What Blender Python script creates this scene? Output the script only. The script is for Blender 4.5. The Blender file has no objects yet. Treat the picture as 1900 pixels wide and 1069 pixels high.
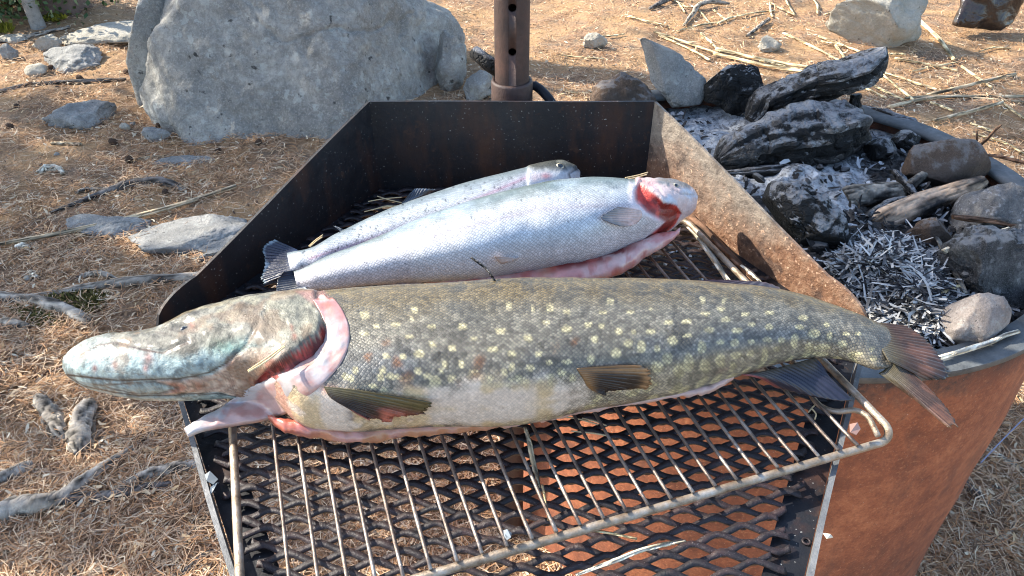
import bpy, bmesh, math, random
import numpy as np
from mathutils import Vector, Matrix
from mathutils.bvhtree import BVHTree
random.seed(7); RNG = np.random.default_rng(7)
SC = bpy.context.scene; COL = SC.collection

# ------------------------------------------------------------------ camera, sky, sun, exposure
F, PITCH, CZ = 1400.0, math.radians(37), 1.3
cd = bpy.data.cameras.new('camera'); cam = bpy.data.objects.new('camera', cd); COL.objects.link(cam)
cam.location = (0, 0, CZ); cam.rotation_euler = (math.radians(90) - PITCH, 0, 0)
cd.sensor_width = 36; cd.lens = 36*F/1900; cd.clip_start = .02; cd.clip_end = 500
SC.camera = cam
SUN_E, SUN_A = math.radians(36), math.radians(20)
SUN = np.array([-math.cos(SUN_E)*math.cos(SUN_A), math.cos(SUN_E)*math.sin(SUN_A), math.sin(SUN_E)])
w = bpy.data.worlds.new('World'); SC.world = w; w.use_nodes = True
nt = w.node_tree; sky = nt.nodes.new('ShaderNodeTexSky'); sky.sky_type = 'NISHITA'; sky.sun_disc = False
sky.sun_elevation = SUN_E; sky.sun_rotation = math.atan2(SUN[0], SUN[1])
bg = nt.nodes['Background']; bg.inputs['Strength'].default_value = .15
nt.links.new(sky.outputs[0], bg.inputs[0])
sd = bpy.data.lights.new('sun', 'SUN'); so = bpy.data.objects.new('sun', sd); COL.objects.link(so)
sd.energy = 4.2; sd.angle = math.radians(.53); sd.color = (1, .92, .79)
so.rotation_euler = Vector(-SUN).to_track_quat('-Z', 'Y').to_euler(); so.location = (-6, 3, 6)
SC.view_settings.view_transform = 'Standard'; SC.view_settings.look = 'None'
SC.view_settings.exposure = 1.5; SC.view_settings.gamma = 1; SC.view_settings.use_curve_mapping = False
SC.cycles.max_bounces = 6; SC.cycles.filter_width = 1.05; SC.cycles.use_denoising = True

# ------------------------------------------------------------------ measuring helpers
CT, ST = math.cos(PITCH), math.sin(PITCH)
def raydir(px, py):
    vx = (px-950)/F; vy = (534.5-py)/F
    return np.array([vx, CT+vy*ST, -ST+vy*CT])
def P(px, py, z=0.0):
    d = raydir(px, py); return np.array([0, 0, CZ]) + d*(z-CZ)/d[2]
def PY(px, py, y):
    d = raydir(px, py); return np.array([0, 0, CZ]) + d*y/d[1]
def proj(v):
    v = np.asarray(v, float); x = v[..., 0]; y = v[..., 1]; z = v[..., 2]-CZ
    zc = y*CT - z*ST; yc = y*ST + z*CT
    return 950+F*x/zc, 534.5-F*yc/zc
def lin(c): 
    c = np.asarray(c, float)/255; return np.where(c <= .04045, c/12.92, ((c+.055)/1.055)**2.4)
def sm(a, b, x): t = np.clip((x-a)/(b-a), 0, 1); return t*t*(3-2*t)
def hashn(ix, iy, iz, seed):
    n = (ix.astype(np.int64)*374761393 + iy.astype(np.int64)*668265263 + iz.astype(np.int64)*2147483647 + seed*974711) & 0xffffffff
    n = ((n ^ (n >> 13))*1274126177) & 0xffffffff; n = ((n ^ (n >> 16))*2246822519) & 0xffffffff
    return ((n ^ (n >> 15)) & 0xffffff)/0xffffff*2-1
def vnoise(p, seed=0):
    p = np.asarray(p, float); i = np.floor(p); f = p-i; f = f*f*f*(f*(f*6-15)+10); i = i.astype(np.int64); r = 0
    for dx in (0, 1):
        for dy in (0, 1):
            for dz in (0, 1):
                wgt = (f[:, 0] if dx else 1-f[:, 0])*(f[:, 1] if dy else 1-f[:, 1])*(f[:, 2] if dz else 1-f[:, 2])
                r = r + wgt*hashn(i[:, 0]+dx, i[:, 1]+dy, i[:, 2]+dz, seed)
    return r
def fbm(p, oct=4, seed=0, gain=.5):
    r = 0; a = 1.0; p = np.asarray(p, float)
    for k in range(oct): r = r + a*vnoise(p*2**k + k*17.3, seed+k); a *= gain
    return r
def fbm2(x, y, s, oct=4, seed=0): return fbm(np.stack([x*s, y*s, x*0+seed*.37], 1), oct, seed)
GZ0 = -.36
def ground_z(x, y):
    x = np.atleast_1d(np.asarray(x, float)); y = np.atleast_1d(np.asarray(y, float))
    return GZ0 + .03*fbm2(x, y, 1.1, 3, 3) + .010*fbm2(x, y, 7, 2, 9)
def gz(x, y): return float(ground_z(x, y)[0])
def GP(px, py, h=0.0):
    p = P(px, py, GZ0+h)
    for _ in range(3): p = P(px, py, gz(p[0], p[1])+h)
    return p
def GPA(px, py):
    vx = (px-950)/F; vy = (534.5-py)/F; D = np.stack([vx, CT+vy*ST, -ST+vy*CT], 1); z = np.full(len(px), GZ0)
    for _ in range(3): p = np.array([0, 0, CZ])+D*((z-CZ)/D[:, 2])[:, None]; z = ground_z(p[:, 0], p[:, 1])
    return p
def seg_dist(x, y, pts):
    d = np.full(x.shape, 1e9)
    for (x0, y0), (x1, y1) in zip(pts[:-1], pts[1:]):
        dx, dy = x1-x0, y1-y0; L = dx*dx+dy*dy+1e-9
        t = np.clip(((x-x0)*dx+(y-y0)*dy)/L, 0, 1)
        d = np.minimum(d, np.hypot(x-x0-t*dx, y-y0-t*dy))
    return d
def in_poly(x, y, poly):
    r = np.zeros(x.shape, bool); n = len(poly)
    for i in range(n):
        x0, y0 = poly[i]; x1, y1 = poly[(i+1) % n]
        c = ((y0 > y) != (y1 > y)); xi = x0+(y-y0)*(x1-x0)/((y1-y0) if y1 != y0 else 1e-9)
        r ^= c & (x < xi)
    return r
def poly_mask(x, y, poly, soft):
    d = seg_dist(x, y, list(poly)+[poly[0]]); return sm(-soft, soft, np.where(in_poly(x, y, poly), d, -d))
def cr(pts, n):
    """smooth curve through pts, n samples, even in chord length"""
    pts = np.asarray(pts, float); k = len(pts)
    s = np.r_[0, np.cumsum(np.linalg.norm(np.diff(pts, axis=0), axis=1))]
    t = np.linspace(0, s[-1], n); return herm(s, pts, t)
def herm(s, v, t):
    s = np.asarray(s, float); v = np.asarray(v, float); one = v.ndim == 1
    if one: v = v[:, None]
    h = np.diff(s); dl = np.diff(v, axis=0)/h[:, None]; m = np.zeros_like(v); m[0] = dl[0]; m[-1] = dl[-1]
    if len(s) > 2:
        a = h[1:, None]; b = h[:-1, None]; g = (dl[:-1]*a+dl[1:]*b)/(a+b)
        m[1:-1] = np.where(dl[:-1]*dl[1:] > 0, np.sign(g)*np.minimum(np.abs(g), 2.5*np.minimum(abs(dl[:-1]), abs(dl[1:]))), 0)
    i = np.clip(np.searchsorted(s, t)-1, 0, len(s)-2); u = ((t-s[i])/h[i])[:, None]; hh = h[i][:, None]
    r = (2*u**3-3*u**2+1)*v[i]+(u**3-2*u**2+u)*hh*m[i]+(-2*u**3+3*u**2)*v[i+1]+(u**3-u**2)*hh*m[i+1]
    return r[:, 0] if one else r

# ------------------------------------------------------------------ object helpers
def mk(name, V, Fs, mat, parent=None, smooth=True, col=None, uv=None):
    me = bpy.data.meshes.new(name); V = np.asarray(V, np.float32)
    if isinstance(Fs, np.ndarray):
        nf, k = Fs.shape; me.vertices.add(len(V)); me.vertices.foreach_set('co', V.ravel())
        me.loops.add(nf*k); me.loops.foreach_set('vertex_index', Fs.astype(np.int32).ravel())
        me.polygons.add(nf); me.polygons.foreach_set('loop_start', np.arange(0, nf*k, k, dtype=np.int32))
        me.update(calc_edges=True)
    else:
        me.from_pydata([tuple(map(float, v)) for v in V], [], Fs)
    me.validate()
    if smooth: me.polygons.foreach_set('use_smooth', np.ones(len(me.polygons), bool))
    if col is not None:
        a = me.color_attributes.new('Col', 'FLOAT_COLOR', 'POINT'); c = np.ones((len(V), 4), np.float32); c[:, :3] = col
        a.data.foreach_set('color', c.ravel())
    if uv is not None:
        l = me.uv_layers.new(name='UVMap'); li = np.zeros(len(me.loops), np.int32); me.loops.foreach_get('vertex_index', li)
        l.data.foreach_set('uv', np.asarray(uv, np.float32)[li].ravel())
    if mat: me.materials.append(mat)
    o = bpy.data.objects.new(name, me); COL.objects.link(o)
    if parent: o.parent = parent
    return o
def empty(name, loc=(0, 0, 0)):
    o = bpy.data.objects.new(name, None); COL.objects.link(o); o.location = loc; o.empty_display_size = .05; return o
def tag(o, label=None, cat=None, group=None, kind=None):
    if label: o['label'] = label
    if cat: o['category'] = cat
    if group: o['group'] = group
    if kind: o['kind'] = kind
    return o
def gridf(n, m, closed=False):
    i = np.arange(n-1)[:, None]; j = np.arange(m if closed else m-1)[None, :]; j2 = (j+1) % m
    return np.stack([i*m+j, i*m+j2, (i+1)*m+j2, (i+1)*m+j], -1).reshape(-1, 4)
def grain(o, n, k, seed, s0=5.0):
    i = np.repeat(np.linspace(0, 1, n), k); th = np.tile(np.arange(k)/k*2*math.pi, n)
    g = fbm(np.stack([np.cos(th)*3.2, np.sin(th)*3.2, i*s0], 1), 4, seed+70, .65)
    at = o.data.attributes.new('Grain', 'FLOAT', 'POINT'); at.data.foreach_set('value', np.clip(g, -.85, 1).astype(np.float32))
def grain_d(n, k, seed, s0=5.0):
    i = np.repeat(np.linspace(0, 1, n), k); th = np.tile(np.arange(k)/k*2*math.pi, n); return fbm(np.stack([np.cos(th)*3.2, np.sin(th)*3.2, i*s0], 1), 4, seed+70, .65)
class MB:
    def __init__(s): s.v = []; s.f = []; s.n = 0
    def add(s, V, Fs):
        V = np.asarray(V, float); s.v.append(V); s.f += [tuple(int(a)+s.n for a in f) for f in Fs]; s.n += len(V); return s
    def box(s, a, b):
        x0, y0, z0 = a; x1, y1, z1 = b
        return s.add([(x0,y0,z0),(x1,y0,z0),(x1,y1,z0),(x0,y1,z0),(x0,y0,z1),(x1,y0,z1),(x1,y1,z1),(x0,y1,z1)],
                     [(0,3,2,1),(4,5,6,7),(0,1,5,4),(1,2,6,5),(2,3,7,6),(3,0,4,7)])
    def tube(s, pts, r, k=8, wob=0, squash=1.0):
        V, Fs = tube_arr(pts, r, k, wob, squash); return s.add(V, Fs)
    def plate(s, poly, th, nrm):
        """polygon (3D points) given thickness along nrm"""
        p = np.asarray(poly, float); n = len(p); q = p+np.asarray(nrm, float)*th
        return s.add(np.r_[p, q], [tuple(range(n))[::-1], tuple(range(n, 2*n))]+[(i, (i+1) % n, n+(i+1) % n, n+i) for i in range(n)])
    def build(s, name, mat, parent=None, smooth=False):
        o = mk(name, np.concatenate(s.v), s.f, mat, parent, smooth)
        bm = bmesh.new(); bm.from_mesh(o.data); bmesh.ops.recalc_face_normals(bm, faces=bm.faces); bm.to_mesh(o.data); bm.free()
        return o
def tube_arr(pts, r, k=8, wob=0, squash=1.0, seed=None):
    pts = np.asarray(pts, float); n = len(pts); r = np.broadcast_to(np.asarray(r, float), (n,)).copy()
    T = np.gradient(pts, axis=0); T /= np.linalg.norm(T, axis=1)[:, None]+1e-12
    up = np.array([0, 0, 1.0]); up = up if abs(T[:, 2]).max() < .9 else np.array([0, 1.0, 0.13])
    A = np.cross(T, up); A /= np.linalg.norm(A, axis=1)[:, None]; B = np.cross(A, T)
    th = np.arange(k)/k*2*math.pi
    rr = np.ones((n, k))
    if wob: rr += wob*RNG.standard_normal((n, k))*.5 + wob*RNG.standard_normal((n, 1))*.4
    V = pts[:, None]+(np.cos(th)[None, :, None]*A[:, None]+np.sin(th)[None, :, None]*B[:, None]*squash)*(r[:, None]*rr)[..., None]
    V = V.reshape(-1, 3); Fs = [tuple(f) for f in gridf(n, k, True)]
    Fs += [tuple(range(k))[::-1], tuple(range((n-1)*k, n*k))]
    return V, Fs

# ------------------------------------------------------------------ material helper
class H:
    def __init__(s, name):
        s.m = bpy.data.materials.new(name); s.m.use_nodes = True; s.t = s.m.node_tree; s.b = s.t.nodes['Principled BSDF']
    def n(s, t, **k):
        x = s.t.nodes.new('ShaderNode'+t)
        for a, b in k.items(): setattr(x, a, b)
        return x
    def l(s, a, b): s.t.links.new(a, b); return s
    def put(s, sock, v):
        if hasattr(v, 'is_linked') or isinstance(v, bpy.types.NodeSocket): s.l(v, sock)
        else: sock.default_value = v
    def co(s, kind='Object', sc=(1, 1, 1), rot=(0, 0, 0)):
        c = s.n('TexCoord'); m = s.n('Mapping'); m.inputs['Scale'].default_value = sc; m.inputs['Rotation'].default_value = rot
        s.l(c.outputs[kind], m.inputs[0]); return m.outputs[0]
    def noise(s, sc, det=4, rough=.55, vec=None, dist=0, out='Fac'):
        x = s.n('TexNoise'); x.inputs['Scale'].default_value = sc; x.inputs['Detail'].default_value = det
        x.inputs['Roughness'].default_value = rough; x.inputs['Distortion'].default_value = dist
        s.l(vec if vec is not None else s.co(), x.inputs['Vector']); return x.outputs[out]
    def vor(s, sc, feature='F1', rand=1, vec=None, out='Distance'):
        x = s.n('TexVoronoi', feature=feature); x.inputs['Scale'].default_value = sc; x.inputs['Randomness'].default_value = rand
        s.l(vec if vec is not None else s.co(), x.inputs['Vector']); return x.outputs[out]
    def ramp(s, fac, stops, interp='LINEAR'):
        x = s.n('ValToRGB'); x.color_ramp.interpolation = interp; e = x.color_ramp.elements
        while len(e) < len(stops): e.new(.5)
        for q, (p, c) in zip(e, stops): q.position = p; q.color = (*c, 1) if len(c) == 3 else c
        s.l(fac, x.inputs[0]); return x.outputs[0]
    def mask(s, fac, a, b): return s.ramp(fac, [(min(a, b), (0, 0, 0) if a < b else (1, 1, 1)), (max(a, b), (1, 1, 1) if a < b else (0, 0, 0))])
    def mix(s, f, a, b, mode='MIX'):
        x = s.n('Mix', data_type='RGBA', blend_type=mode); s.put(x.inputs[0], f)
        for sock, v in ((x.inputs[6], a), (x.inputs[7], b)):
            if isinstance(v, tuple): sock.default_value = (*v, 1) if len(v) == 3 else v
            else: s.l(v, sock)
        return x.outputs[2]
    def math(s, op, a, b=0.0):
        x = s.n('Math', operation=op); s.put(x.inputs[0], a); s.put(x.inputs[1], b); return x.outputs[0]
    def attr(s, nm='Col'): x = s.n('Attribute', attribute_name=nm); return x.outputs['Color']
    def rnd(s, isl=True):
        x = s.n('NewGeometry') if isl else s.n('ObjectInfo'); return x.outputs['Random Per Island' if isl else 'Random']
    def dust(s, base, col=(.30, .30, .305), lo=.45, k=.75):
        g = s.n('NewGeometry'); q = s.n('SeparateXYZ'); s.l(g.outputs['Normal'], q.inputs[0])
        f = s.math('ADD', s.math('MULTIPLY', q.outputs[2], .55), s.noise(24, 6, .75)); return s.mix(s.math('MULTIPLY', s.mask(f, lo+.42, lo+.68), k), base, col)
    def bump(s, h, strength=.5, dist=.01, prev=None):
        x = s.n('Bump'); x.inputs['Strength'].default_value = strength; x.inputs['Distance'].default_value = dist
        s.l(h, x.inputs['Height'])
        if prev is not None: s.l(prev, x.inputs['Normal'])
        return x.outputs[0]
    def out(s, base=None, rough=.8, metal=0, nrm=None, spec=.5, coat=0, coat_rough=.1, trans=0, sss=0):
        b = s.b
        if base is not None: s.put(b.inputs['Base Color'], (*base, 1) if isinstance(base, tuple) and len(base) == 3 else base)
        s.put(b.inputs['Roughness'], rough); s.put(b.inputs['Metallic'], metal); b.inputs['Specular IOR Level'].default_value = spec
        b.inputs['Coat Weight'].default_value = coat; b.inputs['Coat Roughness'].default_value = coat_rough
        b.inputs['Transmission Weight'].default_value = trans
        if sss: b.inputs['Subsurface Weight'].default_value = sss; b.inputs['Subsurface Scale'].default_value = .004; b.inputs['Subsurface Radius'].default_value = (1, .4, .25)
        if nrm is not None: s.l(nrm, b.inputs['Normal'])
        return s.m
def L(r, g, b): return tuple(float(v) for v in lin((r, g, b)))

def m_ground():
    h = H('needle_soil'); a = h.noise(3, 5); b = h.noise(60, 4, .7); c = h.noise(14, 4)
    base = h.ramp(b, [(.3, (.09, .055, .033)), (.5, (.32, .18, .095)), (.68, (.54, .35, .2))])
    base = h.mix(h.mask(c, .45, .7), base, (.2, .15, .1)); base = h.mix(h.mask(a, .4, .65), base, h.mix(b, (.28, .15, .06), (.56, .36, .18)))
    return h.out(base, .95, nrm=h.bump(b, .8, .02))
def m_island(name, stops, rough=.8, spec=.3, mottled=0):
    h = H(name); c = h.ramp(h.rnd(), stops)
    if mottled: c = h.mix(mottled, c, h.ramp(h.noise(90, 3), [(.3, (.03, .02, .015)), (.7, (.5, .42, .32))]))
    return h.out(c, rough, spec=spec)
def m_rock(name, lo, mid, hi, sc=1.0, lichen=.3, lich_col=(.45, .47, .44), stain=None, dust=0):
    h = H(name); n1 = h.noise(5*sc, 8, .68); n2 = h.noise(38*sc, 5, .75); n3 = h.noise(120*sc, 3, .7); n4 = h.noise(1.6*sc, 3)
    base = h.ramp(n1, [(.3, lo), (.5, mid), (.7, hi)]); base = h.mix(h.math('MULTIPLY', h.mask(h.noise(1.3*sc, 5, .65, dist=.8), .48, .62), .55), base, lo)
    base = h.mix(h.math('MULTIPLY', h.mask(n2, .42, .62), .55), base, lo); base = h.mix(h.math('MULTIPLY', h.mask(n3, .5, .68), .5), base, hi)
    dv = h.mix(.10/sc, h.co(), h.noise(14*sc, 4, .7, out='Color'), 'ADD'); v = h.vor(19*sc, 'F1', vec=dv); lm = h.math('MULTIPLY', h.mask(h.math('ADD', v, h.math('MULTIPLY', n2, .5)), .62, .48), h.mask(n1, .44, .56))
    base = h.mix(h.math('MULTIPLY', lm, lichen), base, lich_col)
    base = h.mix(h.math('MULTIPLY', h.mask(h.noise(22*sc, 3), .66, .72), .8), base, (.02, .02, .02))
    if stain: base = h.mix(h.mask(n4, .42, .6), base, stain)
    if dust: base = h.dust(base, (.34, .335, .33), k=dust)
    bp = h.bump(n1, .8, .06/sc); bp = h.bump(n2, 1, .022/sc, bp); bp = h.bump(n3, .8, .007/sc, bp)
    return h.out(base, .9, nrm=bp, spec=.3)
def m_rust(name, cols, sc=1, rough=.85, metal=0, speck=None, bump=.4):
    h = H(name); n1 = h.noise(6*sc, 6, .65); n2 = h.noise(55*sc, 5, .7); n3 = h.noise(220*sc, 2)
    base = h.ramp(n1, [(.32, cols[0]), (.5, cols[1]), (.68, cols[2])]); base = h.mix(h.math('MULTIPLY', h.mask(n2, .4, .65), .6), base, cols[1 if speck is None else 0])
    if speck: base = h.mix(h.math('MULTIPLY', h.mask(n3, speck[1], speck[1]+.08), h.mask(n1, .35, .6)), base, speck[0])
    return h.out(base, rough, metal, h.bump(n2, bump, .003))
def m_ring():
    h = H('rusty_ring_steel'); v = h.co('Object', (1, 1, .35)); n1 = h.noise(3.2, 6, .65); n2 = h.noise(26, 6, .72); n3 = h.noise(160, 4, .7); st = h.noise(22, 5, .6, v); c = h.n('TexCoord'); s = h.n('SeparateXYZ'); h.l(c.outputs['Object'], s.inputs[0])
    base = h.ramp(h.math('ADD', h.math('MULTIPLY', n1, .6), h.math('MULTIPLY', n2, .4)), [(.36, (.14, .044, .022)), (.5, (.28, .088, .038)), (.62, (.40, .14, .06))])
    base = h.mix(h.math('MULTIPLY', h.mask(n3, .48, .66), .45), base, (.12, .04, .022)); base = h.mix(h.math('MULTIPLY', h.mask(n3, .42, .34), .45), base, (.52, .24, .11)); base = h.mix(h.math('MULTIPLY', h.mask(st, .52, .72), .55), base, (.085, .04, .028))
    base = h.mix(h.mask(h.math('ADD', s.outputs[2], h.math('MULTIPLY', n2, .22)), .52, .60), base, (.055, .032, .026)); base = h.mix(h.math('MULTIPLY', h.mask(h.noise(300, 2), .72, .75), .7), base, (.55, .42, .33))
    return h.out(base, .85, nrm=h.bump(n3, .6, .003, h.bump(n2, .5, .006)))
def m_wall():
    h = H('rust_bloomed_steel'); n1 = h.noise(9, 6, .7); n2 = h.noise(70, 5, .75); n3 = h.noise(170, 3, .6); c = h.n('TexCoord'); s = h.n('SeparateXYZ'); h.l(c.outputs['Object'], s.inputs[0])
    low = h.math('ADD', h.math('MULTIPLY', s.outputs[2], -8.0), h.math('MULTIPLY', n1, 1.5)); grey = h.ramp(n2, [(.3, (.13, .105, .085)), (.55, (.24, .2, .16)), (.75, (.33, .28, .22))])
    rust = h.ramp(n2, [(.3, (.08, .042, .027)), (.5, (.2, .1, .055)), (.7, (.3, .19, .12))])
    base = h.mix(h.mask(low, .0, .55), grey, rust); base = h.mix(h.math('MULTIPLY', h.mask(n3, .61, .69), h.mask(low, -.2, .2)), base, (.55, .36, .24)); base = h.mix(h.math('MULTIPLY', h.mask(h.noise(24, 4), .55, .65), .6), base, (.05, .035, .03))
    return h.out(base, .7, .15, h.bump(n2, .9, .004, h.bump(n3, .5, .002)))
def m_black():
    h = H('blackened_steel'); n1 = h.noise(5, 5, .65); n2 = h.noise(45, 5, .7); n3 = h.noise(300, 2, .5); n4 = h.noise(18, 4, .6, h.co('Object', (1, 1, .25)))
    base = h.ramp(n1, [(.3, (.004, .005, .008)), (.55, (.009, .010, .014)), (.75, (.018, .018, .022))])
    base = h.mix(h.math('MULTIPLY', h.mask(n4, .52, .68), .75), base, (.05, .022, .014)); base = h.mix(h.math('MULTIPLY', h.mask(n3, .70, .74), .8), base, (.35, .35, .34)); base = h.mix(h.math('MULTIPLY', h.mask(n2, .6, .7), .5), base, (.07, .035, .02))
    return h.out(base, h.ramp(n2, [(.3, (.4, .4, .4)), (.7, (.75, .75, .75))]), 0, h.bump(n2, .4, .003), spec=.35)
def m_char():
    h = H('charred_wood'); v = h.co('Object', (1, 1, 1)); dv = h.mix(.06, h.co('Object'), h.noise(16, 3, out='Color'), 'ADD'); dm = h.n('Mapping'); dm.inputs['Scale'].default_value = (1, 1.9, 1.2); dm.inputs['Rotation'].default_value = (.3, .2, .5); h.l(dv, dm.inputs[0]); e = h.vor(44, 'DISTANCE_TO_EDGE', vec=dm.outputs[0])
    n = h.noise(14, 6, .7); n2 = h.noise(80, 4, .7)
    base = h.ramp(n, [(.3, (.012, .012, .013)), (.45, (.04, .038, .037)), (.56, (.10, .09, .082)), (.7, (.2, .165, .135))])
    base = h.mix(h.math('MULTIPLY', h.mask(e, .05, .0), h.mask(h.noise(7, 2), .45, .62)), base, (.006, .006, .006))
    base = h.mix(h.math('MULTIPLY', h.mask(h.noise(15, 6, .78), .55, .64), .75), base, (.42, .43, .44))
    gr = h.n('Attribute', attribute_name='Grain').outputs['Fac']; return h.out(h.dust(h.mix(h.mask(gr, -.05, -.45), base, (.008, .008, .008))), .75, nrm=h.bump(gr, .9, .012, h.bump(h.mask(e, 0, .12), .5, .008, h.bump(n2, .8, .005))), spec=.35)
def m_wood(name, a, b, burnt=None, sc=1):
    h = H(name); n = h.noise(30*sc, 5, .7, h.co('Object')); n2 = h.noise(6*sc, 4); base = h.mix(n, a, b)
    if burnt: base = h.mix(h.mask(n2, .45, .58), base, burnt)
    gr = h.n('Attribute', attribute_name='Grain').outputs['Fac']; g1 = h.math('ADD', h.math('MULTIPLY', gr, 1.1), 1.0); cg = h.n('CombineColor')
    for i in range(3): h.l(g1, cg.inputs[i])
    base = h.mix(1.0, base, cg.outputs[0], 'MULTIPLY'); base = h.mix(h.math('MULTIPLY', h.mask(h.noise(40*sc, 5, .75), .5, .7), .5), base, tuple(c*.35 for c in a))
    return h.out(base, .85, nrm=h.bump(gr, .8, .008, h.bump(n, .7, .006)), spec=.25)
def m_col(name, rough=.4, spec=.5, coat=0, bump=None, var=.25, vs=120, sss=0):
    h = H(name); c = h.attr(); n = h.noise(vs, 4, .7)
    c = h.mix(var, c, h.ramp(n, [(.3, (.25, .25, .25)), (.7, (1.6, 1.6, 1.6))]), 'MULTIPLY')
    return h.out(c, rough, spec=spec, coat=coat, nrm=h.bump(n, bump or .2, .002), sss=sss)
def m_scales(name, su, sv, edge, rough, spec, coat, sheen=0, var=.3, tint=None, bump=.5):
    """col attribute seen through overlapping scales laid in the skin's own coordinates"""
    h = H(name); c0 = h.attr(); uv = h.n('UVMap'); sep = h.n('SeparateXYZ'); h.l(uv.outputs[0], sep.inputs[0])
    wob = h.noise(60, 2); U = h.math('ADD', h.math('DIVIDE', sep.outputs[0], su), h.math('MULTIPLY', wob, .9)); Vv = h.math('DIVIDE', sep.outputs[1], sv)
    com = h.n('CombineXYZ'); h.l(h.math('ADD', U, Vv), com.inputs[0]); h.l(h.math('SUBTRACT', U, Vv), com.inputs[1])
    e = h.vor(1, 'DISTANCE_TO_EDGE', .35, com.outputs[0]); d = h.vor(1, 'F1', .35, com.outputs[0]); cc = h.vor(1, 'F1', .35, com.outputs[0], 'Color')
    am = h.n('Attribute', attribute_name='Scale'); amk = am.outputs['Fac']
    em = h.math('MULTIPLY', h.mask(e, .16, .02), amk)
    c = h.mix(h.math('MULTIPLY', em, edge), c0, h.mix(.8, c0, (.03, .035, .04)))
    bw = h.n('RGBToBW'); h.l(cc, bw.inputs[0])
    c = h.mix(h.math('MULTIPLY', amk, var), c, h.ramp(bw.outputs[0], [(.2, (.55, .55, .55)), (.8, (1.5, 1.5, 1.5))]), 'MULTIPLY')
    n = h.noise(260, 3); c = h.mix(.22, c, h.ramp(n, [(.3, (.4, .4, .4)), (.7, (1.5, 1.5, 1.5))]), 'MULTIPLY')
    hd = h.math('MULTIPLY', h.math('SUBTRACT', 1.0, amk), h.noise(130, 5, .75)); bp = h.bump(h.math('MULTIPLY', h.mask(e, 0, .3), amk), bump, .0012, h.bump(h.noise(40, 3), .25, .004, h.bump(hd, .8, .003)))
    rf = h.ramp(h.noise(28, 4, .65), [(.32, (rough*.55,)*3), (.68, (min(1, rough*1.5),)*3)])
    m = h.out(c, rf, nrm=bp, spec=spec, coat=coat, coat_rough=.18, metal=sheen)
    return m

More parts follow.
